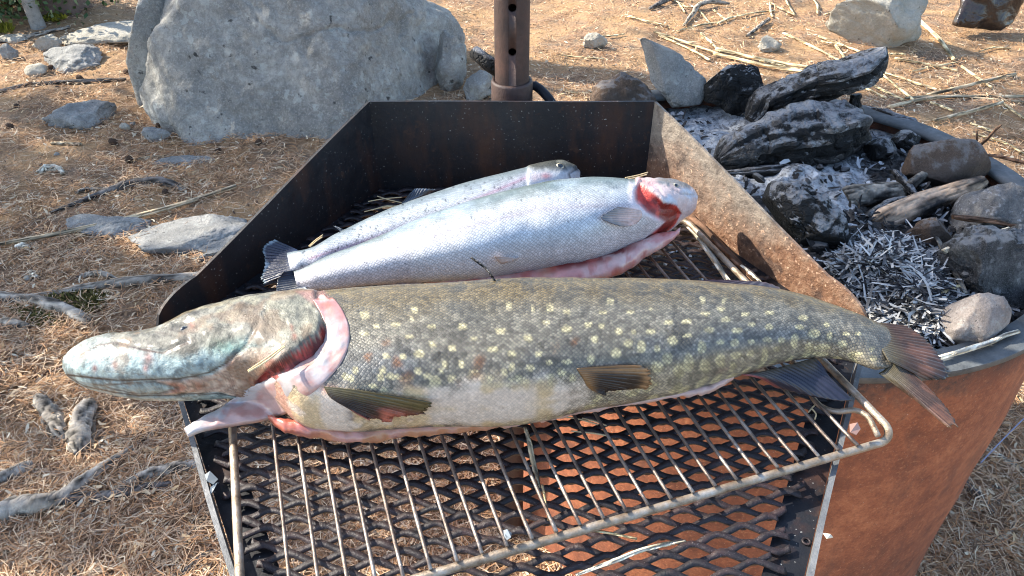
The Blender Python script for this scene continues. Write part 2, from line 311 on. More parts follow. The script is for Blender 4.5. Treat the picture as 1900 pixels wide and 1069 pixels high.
MAT = dict(
    soil=m_ground(),
    needle=m_island('dry_needle', [(0, (.10, .06, .035)), (.2, (.27, .15, .08)), (.45, (.56, .29, .13)), (.6, (.44, .32, .22)), (.8, (.62, .41, .24)), (1, (.74, .6, .42))]),
    chip=m_island('litter_flake', [(0, (.1, .06, .04)), (.3, (.34, .2, .1)), (.6, (.56, .38, .2)), (.85, (.68, .54, .36)), (1, (.78, .68, .5))]),
    shred=m_island('burnt_shred', [(0, (.010, .010, .012)), (.35, (.03, .03, .034)), (.5, (.15, .15, .155)), (.7, (.38, .385, .385)), (1, (.62, .6, .56))], .8),
    charbit=m_island('char_bit', [(0, (.006, .006, .007)), (.55, (.03, .028, .028)), (.75, (.1, .09, .08)), (.9, (.3, .31, .33)), (1, (.5, .52, .54))], .85),
    straw=m_wood('straw', (.62, .47, .25), (.72, .6, .37)), straw_dim=m_wood('weathered_straw', (.4, .31, .2), (.55, .45, .3)),
    boulder=m_rock('granite_boulder', (.21, .205, .185), (.40, .385, .345), (.6, .57, .5), .9, .5, (.62, .64, .58)),
    rock=m_rock('grey_stone', (.17, .17, .16), (.34, .335, .315), (.52, .5, .46), 2.2, .5),
    rock_pale=m_rock('pale_stone', (.36, .33, .26), (.5, .46, .38), (.62, .58, .5), 2, .2, (.3, .3, .26)),
    rock_soot=m_rock('sooty_stone', (.02, .021, .023), (.1, .1, .1), (.24, .24, .24), 4, .3, (.4, .4, .4), dust=.7),
    rock_brown=m_rock('heat_browned_stone', (.06, .04, .03), (.15, .1, .07), (.26, .18, .12), 4, .15, stain=(.1, .075, .06), dust=.4),
    rock_ash=m_rock('ash_grey_stone', (.08, .08, .085), (.2, .195, .19), (.36, .33, .3), 5, .6, (.5, .5, .52)),
    rock_pink=m_rock('pinkish_stone', (.2, .17, .15), (.36, .31, .28), (.5, .45, .41), 6, .4),
    char=m_char(),
    ring=m_ring(),
    rim=m_rust('sooty_rim_steel', ((.05, .055, .06), (.1, .11, .115), (.16, .17, .175)), 3, .75),
    pole=m_rust('brown_pole_steel', ((.022, .014, .014), (.05, .027, .022), (.10, .05, .037)), 3, .6),
    black=m_black(),
    wallrust=m_wall(),
    edge=m_rust('worn_steel_edge', ((.08, .085, .09), (.16, .165, .17), (.24, .24, .24)), 5, .6, .3),
    mesh=m_rust('burnt_mesh_steel', ((.007, .007, .009), (.022, .013, .014), (.055, .028, .026)), 5, .5, speck=((.22, .2, .2), .64)),
    rod=m_rust('greasy_rod_steel', ((.05, .035, .03), (.2, .16, .135), (.42, .39, .36)), 5, .38, .6),
    rodframe=m_rust('scorched_rod_steel', ((.10, .06, .035), (.34, .27, .2), (.5, .48, .45)), 7, .42, .5),
    hole=H('dark_hollow').out((.004, .004, .004), .9),
    root=m_wood('grey_root_bark', (.14, .115, .09), (.42, .37, .30)), root_dark=m_wood('dark_root_bark', (.055, .05, .05), (.2, .175, .15)),
    stick=m_wood('dead_stick', (.2, .14, .09), (.4, .3, .2)), twig=m_wood('brown_twig', (.1, .055, .035), (.23, .13, .08)),
    halfburnt=m_wood('half_burnt_wood', (.3, .21, .14), (.42, .31, .22), (.03, .028, .028), 1.5), driftwood=m_wood('grey_scorched_wood', (.18, .16, .13), (.36, .32, .26), (.05, .045, .04), 1.5),
    trunk=m_wood('pine_trunk_bark', (.1, .07, .06), (.24, .17, .14)), birch=m_wood('pale_trunk_bark', (.18, .165, .15), (.42, .4, .36)),
    moss=m_island('moss', [(0, (.06, .07, .01)), (.5, (.17, .17, .015)), (1, (.3, .27, .03))], .9),
    moss_dull=m_island('dull_moss', [(0, (.04, .04, .012)), (.5, (.11, .1, .025)), (1, (.25, .2, .06))], .9),
    leaf=m_island('shrub_leaf', [(0, (.03, .06, .02)), (.5, (.07, .12, .04)), (1, (.16, .2, .09))], .55),
    pine=m_island('pine_foliage', [(0, (.02, .04, .015)), (1, (.06, .09, .03))], .6),
    cone=m_wood('pine_cone', (.05, .03, .022), (.16, .1, .065), sc=2),
    flake=H('shiny_scale').out((.19, .22, .24), .25, spec=.6),
    ash=None, cream=m_wood('split_wood', (.68, .6, .45), (.78, .7, .56)),
)
# ------------------------------------------------------------------ ground
def axis(lo, hi, a, b, step, n):
    return np.r_[lo+(a-lo)*(1-np.linspace(1, 0, n)**2.2)[:-1], np.arange(a, b, step), b+(hi-b)*np.linspace(0, 1, n)**2.2]
gx = axis(-60, 60, -4.2, 4.4, .03, 14); gy = axis(-30, 120, -.6, 7.2, .03, 16)
gx.sort(); gy.sort()
X, Y = np.meshgrid(gx, gy, indexing='ij'); x, y = X.ravel(), Y.ravel()
ground = mk('ground', np.stack([x, y, ground_z(x, y)], 1), gridf(len(gx), len(gy)), MAT['soil']); ground['kind'] = 'structure'

# needle litter: thin bent strips, denser where the eye can tell them apart
def strips(px, py, length, width, hmax, tilt, zf=None, curve=.15, seed=1, on=None):
    r = np.random.default_rng(seed)
    if on is None:
        vx = (px-950)/F; vy = (534.5-py)/F; dz = -ST+vy*CT; t = (GZ0-CZ)/dz; cx = vx*t; cy = (CT+vy*ST)*t
        cz = ground_z(cx, cy)
    else: cx, cy, cz = on
    keep = (cy > -.5) & (cy < 9)
    if on is None: keep &= r.uniform(0, 1, len(cx)) < .4+.6*sm(-.3, .05, fbm2(cx, cy, 2.2, 4, 55))
    cx, cy, cz = cx[keep], cy[keep], cz[keep]; n = len(cx)
    a = r.uniform(0, 2*math.pi, n); tl = r.normal(0, tilt, n); Ln = length*r.uniform(.5, 1.25, n)[:, None]; W = (width*r.uniform(.7, 1.3, n))[:, None]
    z = cz+r.uniform(.001, hmax, n)
    d = np.stack([np.cos(a)*np.cos(tl), np.sin(a)*np.cos(tl), np.sin(tl)], 1); s = np.stack([-np.sin(a), np.cos(a), r.normal(0, .5, n)], 1)
    s /= np.linalg.norm(s, axis=1)[:, None]; c = np.stack([cx, cy, z+np.abs(np.sin(tl))*Ln[:, 0]*.4], 1)
    bend = s*(r.normal(0, curve, n)[:, None])*Ln + np.array([0, 0, .04])*Ln*np.sign(r.normal(0, 1, n))[:, None]
    p0 = c-d*Ln/2; p1 = c+bend; p2 = c+d*Ln/2
    V = np.stack([p0-s*W*.3, p0+s*W*.3, p1-s*W*.5, p1+s*W*.5, p2-s*W*.25, p2+s*W*.25], 1).reshape(-1, 3)
    k = np.arange(n)[:, None]*6; Fq = np.concatenate([k+np.array([0, 1, 3, 2]), k+np.array([2, 3, 5, 4])], 0)
    return V, Fq
def px_uniform(n, seed, y0=-90, y1=1200, x0=-300, x1=2250):
    r = np.random.default_rng(seed); return r.uniform(x0, x1, n), r.uniform(y0, y1, n)
px, py = px_uniform(230000, 3); V, Fq = strips(px, py, .066, .0025, .018, .16, seed=4)
tag(mk('needle_litter', V, Fq, MAT['needle'], smooth=False), 'brown and grey pine needles strewn over the bare ground', 'needles', kind='stuff')
px, py = px_uniform(48000, 5); V, Fq = strips(px, py, .026, .008, .016, .3, curve=.1, seed=6)
tag(mk('litter_flakes', V, Fq, MAT['chip'], smooth=False), 'pale bark flakes and leaf scraps among the needles', 'litter', kind='stuff')

# ------------------------------------------------------------------ rocks
def ico(sub):
    bm = bmesh.new(); bmesh.ops.create_icosphere(bm, subdivisions=sub, radius=1)
    V = np.array([v.co[:] for v in bm.verts]); Fs = np.array([[v.index for v in f.verts] for f in bm.faces]); bm.free(); return V, Fs
ICO = {k: ico(k) for k in (2, 3, 4, 5, 6, 7)}
def facet(W, seed, n, lo, hi):
    r = np.random.default_rng(seed+900)
    for _ in range(n):
        q = r.normal(0, 1, 3); q /= np.linalg.norm(q); h = W@q-r.uniform(lo, hi)*(W@q).max(); W = W-np.outer(np.clip(h, 0, None)*.97, q)
    return W
def rock(name, loc, rad, mat, label, cat='rock', rot=(0, 0, 0), planes=None, nplanes=9, seed=0, sub=4, rough=.06, sharp=18, group=None, cut=(.62, .95), nfac=8):
    U, Fs = ICO[sub]; r = np.random.default_rng(seed+100)
    if planes is None:
        nn = r.normal(0, 1, (nplanes, 3)); nn /= np.linalg.norm(nn, axis=1)[:, None]; planes = [(tuple(q), r.uniform(*cut)) for q in nn]
    inv = np.full(len(U), 1.0**sharp)
    for nv, d in planes:
        nv = np.array(nv, float); nv /= np.linalg.norm(nv); dd = np.clip(U@nv, 0, None)/d; inv = inv+dd**sharp
    R = inv**(-1/sharp)
    sz = np.array(rad)
    W = U*R[:, None]
    q = W*sz/sz.max()
    disp = rough*fbm(q*2.2+seed, 6, seed, .55) + rough*.5*np.abs(fbm(q*7+seed, 4, seed+5, .6))-rough*.5*sm(.08, 0, np.abs(fbm(q*1.7+seed+9, 4, seed+8)))
    W = facet(W, seed, nfac, .55, .9)
    W = W*(1+disp)[:, None]
    W = W*sz; M3 = np.array(Matrix.Rotation(rot[2], 3, 'Z') @ Matrix.Rotation(rot[1], 3, 'Y') @ Matrix.Rotation(rot[0], 3, 'X'))
    o = mk(name, W@M3.T, Fs, mat); o.location = loc
    if cat: tag(o, label, cat, group)
    return o
BOULDER = [((-.05, -.95, .42), .62), ((.25, .1, 1), .80), ((-.95, -.2, .38), .74), ((.92, -.45, .28), .66), ((.1, 1, .3), .8), ((-.75, -.2, .75), .74),
           ((.5, -.75, .55), .72), ((-.55, -.8, .35), .76), ((.75, 0, .75), .74)]
b = rock('boulder', (-1.20, 4.08, -.23), (.955, .92, .82), MAT['boulder'], 'huge grey lichen-flecked boulder behind the grill tray, left of the pole', 'boulder', planes=BOULDER, sub=7, rough=.040, seed=3, sharp=60, nfac=5)
rock('split_rock', (-1.95, 4.0, -.2), (.17, .26, .52), MAT['boulder'], 'narrow slab split from the left flank of the huge boulder', 'rock', rot=(.1, .18, .3), seed=11, sub=5, rough=.05)
def grock(px, py, wpx, hpx, dep, mat, label, seed, rz=0, name='rock', sub=5, rough=.10, sink=.35, group=None, base=True):
    """rock whose foot shows at pixel (px,py): wpx wide, hpx tall as seen"""
    p = GP(px, py); zc = p[1]*CT-(p[2]-CZ)*ST; rx = wpx/2/F*zc; rzz = hpx/F*zc
    return rock(name, (p[0], p[1]+dep*.5, p[2]+rzz*.5-rzz*sink*.2), (rx*1.2, max(dep, .02)*.62, rzz*.72), mat, label, 'rock', rot=(0, 0, rz), seed=seed, sub=sub, rough=rough, group=group)
def slab(px0, py0, px1, py1, mat, label, seed, h=.05, rz=0, sub=5, rough=.12, thin=.75):
    """low flat stone lying in the ground, covering a pixel box"""
    a = GP((px0+px1)/2, py1); c = GP((px0+px1)/2, (py0*.9+py1*.1)); e0 = GP(px0, (py0+py1)/2); e1 = GP(px1, (py0+py1)/2)
    m = (a+c)/2
    return rock('rock', (m[0], m[1]-h*.3, gz(m[0], m[1])+h*.15), (abs(e1[0]-e0[0])/2*1.22, abs(c[1]-a[1])/2*thin*1.25, h), mat, label, 'rock', rot=(0, 0, rz), seed=seed, sub=sub, rough=rough)
slab(130, 28, 300, 92, MAT['rock_pale'], 'long pale sunlit stone lying flat, upper left of the boulder', 21, .07, .25)
slab(92, 90, 205, 135, MAT['rock'], 'flat blue-grey stone half sunk, left of the boulder top', 22, .07, .3)
grock(83, 96, 42, 28, .1, MAT['rock_pale'], 'small whitish pointed stone left of the flat blue-grey stone', 23)
grock(13, 112, 26, 22, .08, MAT['rock'], 'small dark round stone at the far left edge', 24)
slab(90, 196, 212, 240, MAT['rock'], 'long blue-grey block of stone left of the boulder foot', 25, .075, .2)
slab(270, 243, 320, 264, MAT['rock'], 'small grey stone by the left foot of the boulder', 26, .05)
slab(288, 290, 388, 308, MAT['rock'], 'thin flat stone barely showing below the boulder', 27, .03)
grock(231, 244, 17, 12, .04, MAT['rock_pale'], 'tiny round whitish pebble near the boulder foot', 28, name='pebble', sub=3)
grock(68, 143, 40, 18, .08, MAT['rock_pale'], 'small chalky stone at the edge of the tree shade', 36, sub=3)
slab(135, 390, 272, 445, MAT['rock'], 'grey slab crossed by a long reed, beside the tray', 29, .05, -.1)
slab(262, 394, 470, 478, MAT['rock'], 'wide pale grey slab touching the tray wall side', 30, .06, .05)
slab(380, 420, 480, 500, MAT['rock'], 'greenish grey slab next to the wide pale slab', 39, .05, .4)
grock(1628, 92, 165, 92, .28, MAT['rock_pale'], 'large cream sunlit rock behind the fire ring', 31, sub=5, rough=.09)
grock(1102, 92, 42, 26, .08, MAT['rock_pale'], 'small pale chip of rock right of the pole', 32)
grock(1430, 98, 40, 22, .1, MAT['rock_pale'], 'low pale stone left of the large cream rock', 33)
grock(885, 192, 60, 45, .14, MAT['boulder'], 'grey rock tucked behind the collar of the pole', 34, sub=4)
grock(835, 170, 50, 110, .2, MAT['boulder'], 'grey rock leaning on the right flank of the boulder', 35, sub=5)
slab(0, 60, 60, 80, MAT['rock_pale'], 'bright bare rock patch at the upper left edge', 37, .03)

# ------------------------------------------------------------------ fire ring (steel cylinder with flat rim)
RC = np.array([.55, 1.406]); RR = .571; RZ = .5
ring = empty('fire_ring', (RC[0], RC[1], 0)); tag(ring, 'rusty steel fire ring full of ash and charred wood', 'fire ring')
def lathe(prof, n, c=(0, 0)):
    th = np.arange(n)/n*2*math.pi; p = np.asarray(prof, float)
    V = np.stack([p[:, None, 0]*np.cos(th)+c[0], p[:, None, 0]*np.sin(th)+c[1], np.broadcast_to(p[:, None, 1], (len(p), n))], -1).reshape(-1, 3)
    return V, gridf(len(p), n, True)
zs = np.linspace(-.45, RZ-.012, 40); V, Fs = lathe([(RR-.012, z) for z in zs]+[(RR-.022, z) for z in zs[::-1]]+[(RR-.012, zs[0])], 180)
g = np.arctan2(V[:, 1], V[:, 0]); rad = np.hypot(V[:, 0], V[:, 1]); q = .004*fbm(np.stack([np.cos(g)*3, np.sin(g)*3, V[:, 2]*5], 1), 3, 5)
# the dent hammered into the side that faces the grill tray
dpx = P(1650, 845, .30); da = math.atan2(dpx[1]-RC[1], dpx[0]-RC[0]); q -= .012*np.exp(-(((g-da)*RR/.07)**2+((V[:, 2]-.32)/.06)**2))
V[:, 0] *= (rad+q)/rad; V[:, 1] *= (rad+q)/rad
mk('ring_wall', V, Fs, MAT['ring'], ring)
V, Fs = lathe([(RR, RZ), (RR, RZ-.012), (RR-.05, RZ-.012), (RR-.05, RZ), (RR, RZ)], 180); V[:, 2] += .002*fbm(np.stack([V[:, 0]*6, V[:, 1]*6, V[:, 2]*0], 1), 2, 3)
mk('ring_rim', V, Fs, MAT['rim'], ring, smooth=False)

# ash bed
def bed_z(x, y):
    x = np.atleast_1d(np.asarray(x, float)); y = np.atleast_1d(np.asarray(y, float)); d = np.hypot(x-RC[0], y-RC[1])/RR
    return .455+.03*(1-d**2)+.022*fbm2(x, y, 6, 4, 31)+.010*fbm2(x, y, 24, 3, 37)
def bz(x, y): return float(bed_z(x, y)[0])
def BPA(px, py, h=0):
    vx = (px-950)/F; vy = (534.5-py)/F; D = np.stack([vx, CT+vy*ST, -ST+vy*CT], 1); z = np.full(len(px), .47)
    for _ in range(3): p = np.array([0, 0, CZ])+D*((z-CZ)/D[:, 2])[:, None]; z = bed_z(p[:, 0], p[:, 1])+h
    return p
def BP(px, py, h=0):
    p = P(px, py, .47)
    for _ in range(3): p = P(px, py, bz(p[0], p[1])+h)
    return p
rr = np.linspace(0, RR-.02, 90)**1; V, Fs = lathe([(max(a, .0005), 0) for a in rr], 260); V[:, 2] = bed_z(V[:, 0]+RC[0], V[:, 1]+RC[1])
bx, by = proj(np.stack([V[:, 0]+RC[0], V[:, 1]+RC[1], V[:, 2]], 1))
wn = 26*fbm(np.stack([V[:, 0]*14, V[:, 1]*14, V[:, 2]*0], 1), 4, 8)
ashm = 0
for cx, cy, ax, ay, k in ((1335, 245, 70, 75, 1), (1400, 330, 95, 34, 1), (1530, 345, 85, 52, .8), (1660, 240, 95, 45, .75), (1290, 210, 40, 50, .8), (1480, 300, 160, 20, .5), (1830, 330, 60, 30, .3), (1560, 430, 40, 30, .3)):
    ashm = np.maximum(ashm, k*sm(1.25, .7, np.hypot((bx-cx+wn)/ax, (by-cy+wn*.6)/ay)))
h = H('ash_bed'); a = h.attr(); n = h.noise(45, 5, .75); n2 = h.noise(150, 3)
dark = h.ramp(n, [(.3, (.008, .008, .008)), (.5, (.03, .029, .028)), (.66, (.12, .11, .105)), (.75, (.3, .3, .31))])
wht = h.mix(h.math('MULTIPLY', h.mask(h.noise(110, 4, .75), .5, .62), .8), h.ramp(n, [(.28, (.10, .10, .105)), (.48, (.36, .375, .39)), (.7, (.62, .63, .64))]), (.07, .07, .075))
sepc = h.n('RGBToBW'); h.l(a, sepc.inputs[0]); fac = h.mask(h.math('ADD', sepc.outputs[0], h.math('MULTIPLY', h.math('SUBTRACT', n2, .5), .7)), .35, .6)
MAT['ash'] = h.out(h.mix(fac, dark, wht), .95, nrm=h.bump(n, .9, .012, h.bump(n2, .6, .004)))
ab = mk('ash_bed', V, Fs, MAT['ash'], ring, col=np.repeat(np.clip(ashm, 0, 1)[:, None], 3, 1)); tag(ab, kind='stuff')

# ------------------------------------------------------------------ pole with collar
pole = empty('grill_pole', (0, 1.16, 0)); tag(pole, 'rust brown steel pole with pin holes standing behind the tray', 'pole')
V, Fs = lathe([(.0272, z) for z in np.linspace(-.45, 1.9, 5)]+[(.0225, z) for z in np.linspace(1.9, -.45, 5)], 72); k = len(V)//72; Fs = np.r_[Fs, np.array([[(k-1)*72+j, (k-1)*72+(j+1) % 72, (j+1) % 72, j] for j in range(72)])]
po = MB().add(V, Fs).build('tube', MAT['pole'], pole, True)
cutm = MB(); holes = []
for hy in (15, 97):
    zh = CZ+raydir(948, hy)[2]*(1.133/raydir(948, hy)[1]); holes.append(zh)
holes += [holes[0]+(holes[0]-holes[1])*k for k in (1, 2, 3)]
for zh in holes: cutm.tube([(.0005, -.06, zh), (.0005, -.012, zh)], .0062, 20)
co = cutm.build('pin_hole', MAT['hole'], pole); bpy.context.view_layer.update()
bmod = po.modifiers.new('b', 'BOOLEAN'); bmod.operation = 'DIFFERENCE'; bmod.object = co; bmod.solver = 'EXACT'
dg = bpy.context.evaluated_depsgraph_get(); me = bpy.data.meshes.new_from_object(po.evaluated_get(dg)); po.modifiers.clear(); po.data = me
bpy.data.objects.remove(co)
V, Fs = lathe([(.0275, .60), (.0330, .60), (.0333, .838), (.0318, .842), (.0275, .842), (.0275, .60)], 64); mk('collar', V, Fs, MAT['pole'], pole)
arm = MB(); a = PY(988, 158, 1.17)-[0, 1.16, 0]; e = PY(1032, 205, 1.13)-[0, 1.16, 0]
arm.tube(cr([(0.02, .0, a[2]-.004), a, (a+e)/2+[.003, 0, .004], e, e+[.02, -.02, -.06]], 14), .0075, 10); arm.build('brace_rod', MAT['black'], pole, True)
a = PY(906, 118, 1.18)-[0, 1.16, 0]; e = PY(880, 96, 1.2)-[0, 1.16, 0]
V, Fs = tube_arr([a+[.03, 0, -.018], a, (a+e)/2, e], [.012, .0125, .013, .011], 10, .12); mk('locking_bolt', V, Fs, MAT['char'], pole)

# ------------------------------------------------------------------ grill tray: half a hexagon of walls, expanded mesh floor
TZ = .70; HB = [(-.2135, 1.0696), (.2135, 1.0696), (.427, .6998), (.232, .326), (-.2135, .330), (-.427, .6998)]
tray = empty('grill_tray', (0, .7, TZ)); tag(tray, 'black hexagonal steel grill tray with mesh floor and high back walls', 'grill tray')
def tl(v): return np.asarray(v, float)-[0, .7, TZ]
def wall(name, a, b, prof, mat, th=.004, label=None, n=30):
    a = np.array(a); b = np.array(b); t = np.linspace(0, 1, n); d = (b-a)/np.linalg.norm(b-a); nv = np.array([d[1], -d[0]])
    if nv@(-(a+b)/2+np.array([0, .7])) < 0: nv = -nv
    bot = a[None]+(b-a)[None]*t[:, None]; hh = prof(t); wv = .0012*np.sin(t*7+3)
    rows = []
    for off in (0, -th):
        for k in np.linspace(0, 1, 8):
            z = TZ-.012+(hh+.012)*k; p = bot+nv*(off+wv*k)[:, None]; rows.append(np.stack([p[:, 0], p[:, 1], z], 1))
    V = np.stack(rows); m = len(rows); idx = np.arange(m*n).reshape(m, n); Fs = []
    loop = list(range(8))+list(range(15, 7, -1))
    for i in range(16):
        p, q = loop[i], loop[(i+1) % 16]
        for j in range(n-1): Fs.append((idx[p, j], idx[p, j+1], idx[q, j+1], idx[q, j]))
    for j in (0, n-1): Fs.append(tuple(idx[p, j] for p in loop))
    o = MB().add(tl(V.reshape(-1, 3)), Fs).build(name, mat, tray)
    if label: o['label'] = label
    return o
WH = .143
def side_prof(t): return np.where(t < .86, WH-.088*(t/.86), .055*np.sqrt(np.clip(1-((t-.86)/.145)**2, 0, 1))*.75+.0137+.0*t)*1.0
def side_prof(t):
    lin_ = WH-(WH-.047)*t/.84; e = .014+(.033)*np.sqrt(np.clip(1-((t-.84)/.16)**2, 0, 1)); return np.where(t < .84, lin_, e)
wall('back_wall', HB[0], HB[1], lambda t: WH+0*t, MAT['black'])
wall('side_wall', HB[0], HB[5], side_prof, MAT['black'], n=70)
wall('side_wall', HB[1], HB[2], side_prof, MAT['wallrust'], label='rust-bloomed side wall of the tray lit by the sun', n=70)
for i, j in ((2, 3), (3, 4), (4, 5)): wall('lip', HB[i], HB[j], lambda t: .012+0*t, MAT['edge'], .005)
# solid border the mesh is welded to
def inset(d):
    k = 1-d/.3698; return [(x*k, .7+(y-.6998)*k) for x, y in HB]
oi, ii = inset(.001), inset(.034); bd = MB()
for i in range(6):
    j = (i+1) % 6; q = [oi[i], oi[j], ii[j], ii[i]]; bd.plate([tl((x, y, TZ-.010)) for x, y in q], .004, (0, 0, 1))
bd.build('border_plate', MAT['black'], tray)
# expanded mesh: wavy strands bonded edge to edge
LW, SW = .052, .0188; rotm = math.radians(1.5); V_, F_ = [], []; nv = 0; r = np.random.default_rng(5)
hexi = inset(.012)
def hexrange(yv):
    k = (1-.012/.3698); ap = .3698*k; hw = .427*k; d = abs(yv)
    return None if d > ap else hw*(1-d/ap*.5)
for s in range(-40, 41):
    y0 = s*SW/2; hr = hexrange(y0)
    if hr is None: continue
    ph = (s % 2)*.5; xa = -hr-r.uniform(-.012, .006); xb = hr+r.uniform(-.012, .006)
    xs = np.arange(xa, xb, LW/22); t = (xs/LW+ph) % 1; tri = 4*np.abs(t-.5)-1
    yy = y0+SW/4*np.sign(tri)*(1-(1-np.clip(np.abs(tri)*1.12, 0, 1))**1.25)*.93; zz = .0012*np.clip(1.5*tri, -1, 1)
    P3 = np.stack([xs*math.cos(rotm)-yy*math.sin(rotm), xs*math.sin(rotm)+yy*math.cos(rotm), zz], 1)
    wv = np.array([0, .0032, .0008]); hv = np.array([0, -.0002, .0009]); jw = (1+.22*vnoise(np.stack([xs*130, xs*0+s*3.1, xs*0], 1), 4))[:, None]
    ring4 = np.stack([P3-wv*jw-hv, P3+wv*jw-hv, P3+wv*jw+hv, P3-wv*jw+hv], 1).reshape(-1, 3); k = len(xs)
    f = gridf(k, 4, True)+nv; V_.append(ring4); F_.append(f); F_.append(np.array([[nv+3, nv+2, nv+1, nv]])); F_.append(np.array([[nv+(k-1)*4+q for q in range(4)]])); nv += len(ring4)
mk('expanded_mesh', np.concatenate(V_), np.concatenate(F_), MAT['mesh'], tray, smooth=False)
arm = MB(); arm.box(tl((-.02, 1.074, TZ+.02)), tl((.02, 1.128, TZ+.09))); arm.build('mounting_bracket', MAT['black'], tray)
for sx, sy in ((1516, 1005),):
    p = P(sx-20, sy, TZ-.005); V, Fs = lathe([(.0024, 0), (.0044, 0), (.0044, .0012), (.0024, .0012), (.0024, 0)], 16); o = mk('bolt_hole_ring', V+tl(p), Fs, MAT['mesh'], tray); break

# ------------------------------------------------------------------ wire rack
RZ0 = .722; ru = np.array([.949, .316, 0]); rw = np.array([.316, -.949, 0]); BL = np.array([-.354, .735, RZ0]); RWD, RDP = .636, .442
rack = empty('wire_rack', tuple(BL)); tag(rack, 'greasy wire oven rack lying askew on the grill tray under the pike', 'wire rack')
def rk(u, v, z=0): return ru*u+rw*v+np.array([0, 0, z])
cs = []
rad_c = .022
for (cu, cv, a0) in ((rad_c, rad_c, 180), (RWD-rad_c, rad_c, 270), (RWD-rad_c, RDP-rad_c, 0), (rad_c, RDP-rad_c, 90)):
    for a in np.linspace(a0, a0+90, 8): cs.append(rk(cu+rad_c*math.cos(math.radians(a)), cv+rad_c*math.sin(math.radians(a))))
cs = np.array(cs); n = len(cs); full = []
for i in range(n):
    p, q = cs[i], cs[(i+1) % n]; m = max(1, int(np.linalg.norm(q-p)/.03))
    full += [p+(q-p)*k/m for k in range(m)]
full = np.array(full); T = np.roll(full, -1, 0)-np.roll(full, 1, 0); T /= np.linalg.norm(T, axis=1)[:, None]; N = np.cross(T, [0, 0, 1]); th = np.arange(12)/12*2*math.pi
V = full[:, None]+(np.cos(th)[None, :, None]*N[:, None]+np.sin(th)[None, :, None]*np.array([0, 0, 1]))*.0041
m = len(full); i = np.arange(m)[:, None]; j = np.arange(12)[None]; Fs = np.stack([i*12+j, i*12+(j+1) % 12, ((i+1) % m)*12+(j+1) % 12, ((i+1) % m)*12+j], -1).reshape(-1, 4)
mk('frame', V.reshape(-1, 3), Fs, MAT['rodframe'], rack)
NB = 25
for k in range(NB):
    u = .040+(.585-.040)*k/(NB-1); pts = [rk(u, .002, .006), rk(u, .1, .0055), rk(u, .25, .005), rk(u, RDP-.03, .0055), rk(u, RDP-.001, .0065)]
    V, Fs = tube_arr(cr(pts, 22), np.full(22, .0018)*(1+.10*vnoise(np.stack([np.arange(22)*.9, np.full(22, k*3.3), np.zeros(22)], 1), 6)), 8, .04); V += RNG.normal(0, .0004, 3)
    mk('bar', V, Fs, MAT['rod'], rack)
hk = [rk(.612, .20, .004), rk(.597, .335, .002), rk(.588, .375, .0), rk(.598, .396, .004), rk(.612, .402, .008), rk(.618, .415, .009), rk(.612, RDP-.004, .007)]
V, Fs = tube_arr(cr(hk, 40), .003, 8); mk('bent_hook', V, Fs, MAT['rodframe'], rack)
# ------------------------------------------------------------------ fish
def loft(stations, n, m, expo=2.3, disp=None, paint=None, tail_cap=True):
    S = np.array(stations, float); xs = S[:, 0]; t = np.linspace(xs[0], xs[-1], n)
    t = xs[0]+(xs[-1]-xs[0])*(.5-.5*np.cos(np.linspace(0, math.pi, n)))*.35+(t-xs[0])*.65
    yt, yb, b, zm = (herm(xs, S[:, k], t) for k in (1, 2, 3, 4)); yc = (yt+yb)/2
    vx = (t-950)/F; vy = (534.5-yc)/F; D = np.stack([vx, CT+vy*ST, -ST+vy*CT], 1); k = (zm-CZ)/D[:, 2]
    Cn = np.array([0, 0, CZ])+D*k[:, None]; zc = k; hor = np.hypot(D[:, 0], D[:, 1]); e = np.stack([D[:, 0]/hor, D[:, 1]/hor, 0*hor], 1)
    dl = np.arctan2(-D[:, 2], hor); cph = 1/np.sqrt(1+vy**2); app = zc*cph*(yb-yt)/2/F*(1-.035*(expo-2.2)/.5)
    b = np.minimum(b, app*.92); a = np.sqrt(np.maximum(app**2-(b*np.cos(dl))**2, (.3*app)**2))/np.sin(dl)
    th = np.arange(m)/m*2*math.pi; th = th-.22*np.sin(2*th)*0
    c, s = np.cos(th), np.sin(th); cx = np.sign(c)*np.abs(c)**(2/expo); sx = np.sign(s)*np.abs(s)**(2/expo)
    nrm = (c[None, :, None]*e[:, None]/a[:, None, None]+s[None, :, None]*np.array([0, 0, 1.])/b[:, None, None]); nrm /= np.linalg.norm(nrm, axis=2)[..., None]
    V = Cn[:, None]+cx[None, :, None]*a[:, None, None]*e[:, None]+sx[None, :, None]*b[:, None, None]*np.array([0, 0, 1.])
    mir = (m-np.arange(m)) % m; lower = np.arange(m) > m//2
    def visible(V):
        W = V.copy(); W[:, lower] = V[:, mir[lower]]; return W
    if disp is not None:
        X, Y = proj(visible(V)); d = disp(X.ravel(), Y.ravel(), V.reshape(-1, 3)).reshape(X.shape); d = np.where(lower[None], np.clip(d, -.002, .002), d)
        V = V+nrm*d[..., None]
    W = visible(V); X, Y = proj(W); X = X.ravel(); Y = Y.ravel(); T = ((Y-np.repeat(yt, m))/np.repeat(yb-yt, m))
    col, sc = paint(X, Y, T, W.reshape(-1, 3))
    u = np.r_[0, np.cumsum(np.linalg.norm(np.diff(Cn, axis=0), axis=1))]; sv = np.linalg.norm(np.roll(V, -1, 1)-V, axis=2); v = np.cumsum(sv, 1)-sv; half = v[:, m//2][:, None]
    v = np.minimum(v, 2*half-v+0*v)-half*.5
    uv = np.stack([np.repeat(u, m), v.ravel()], 1)
    Fs = gridf(n, m, True); Vf = V.reshape(-1, 3)
    return Vf, Fs, col, uv, sc
FT = .62
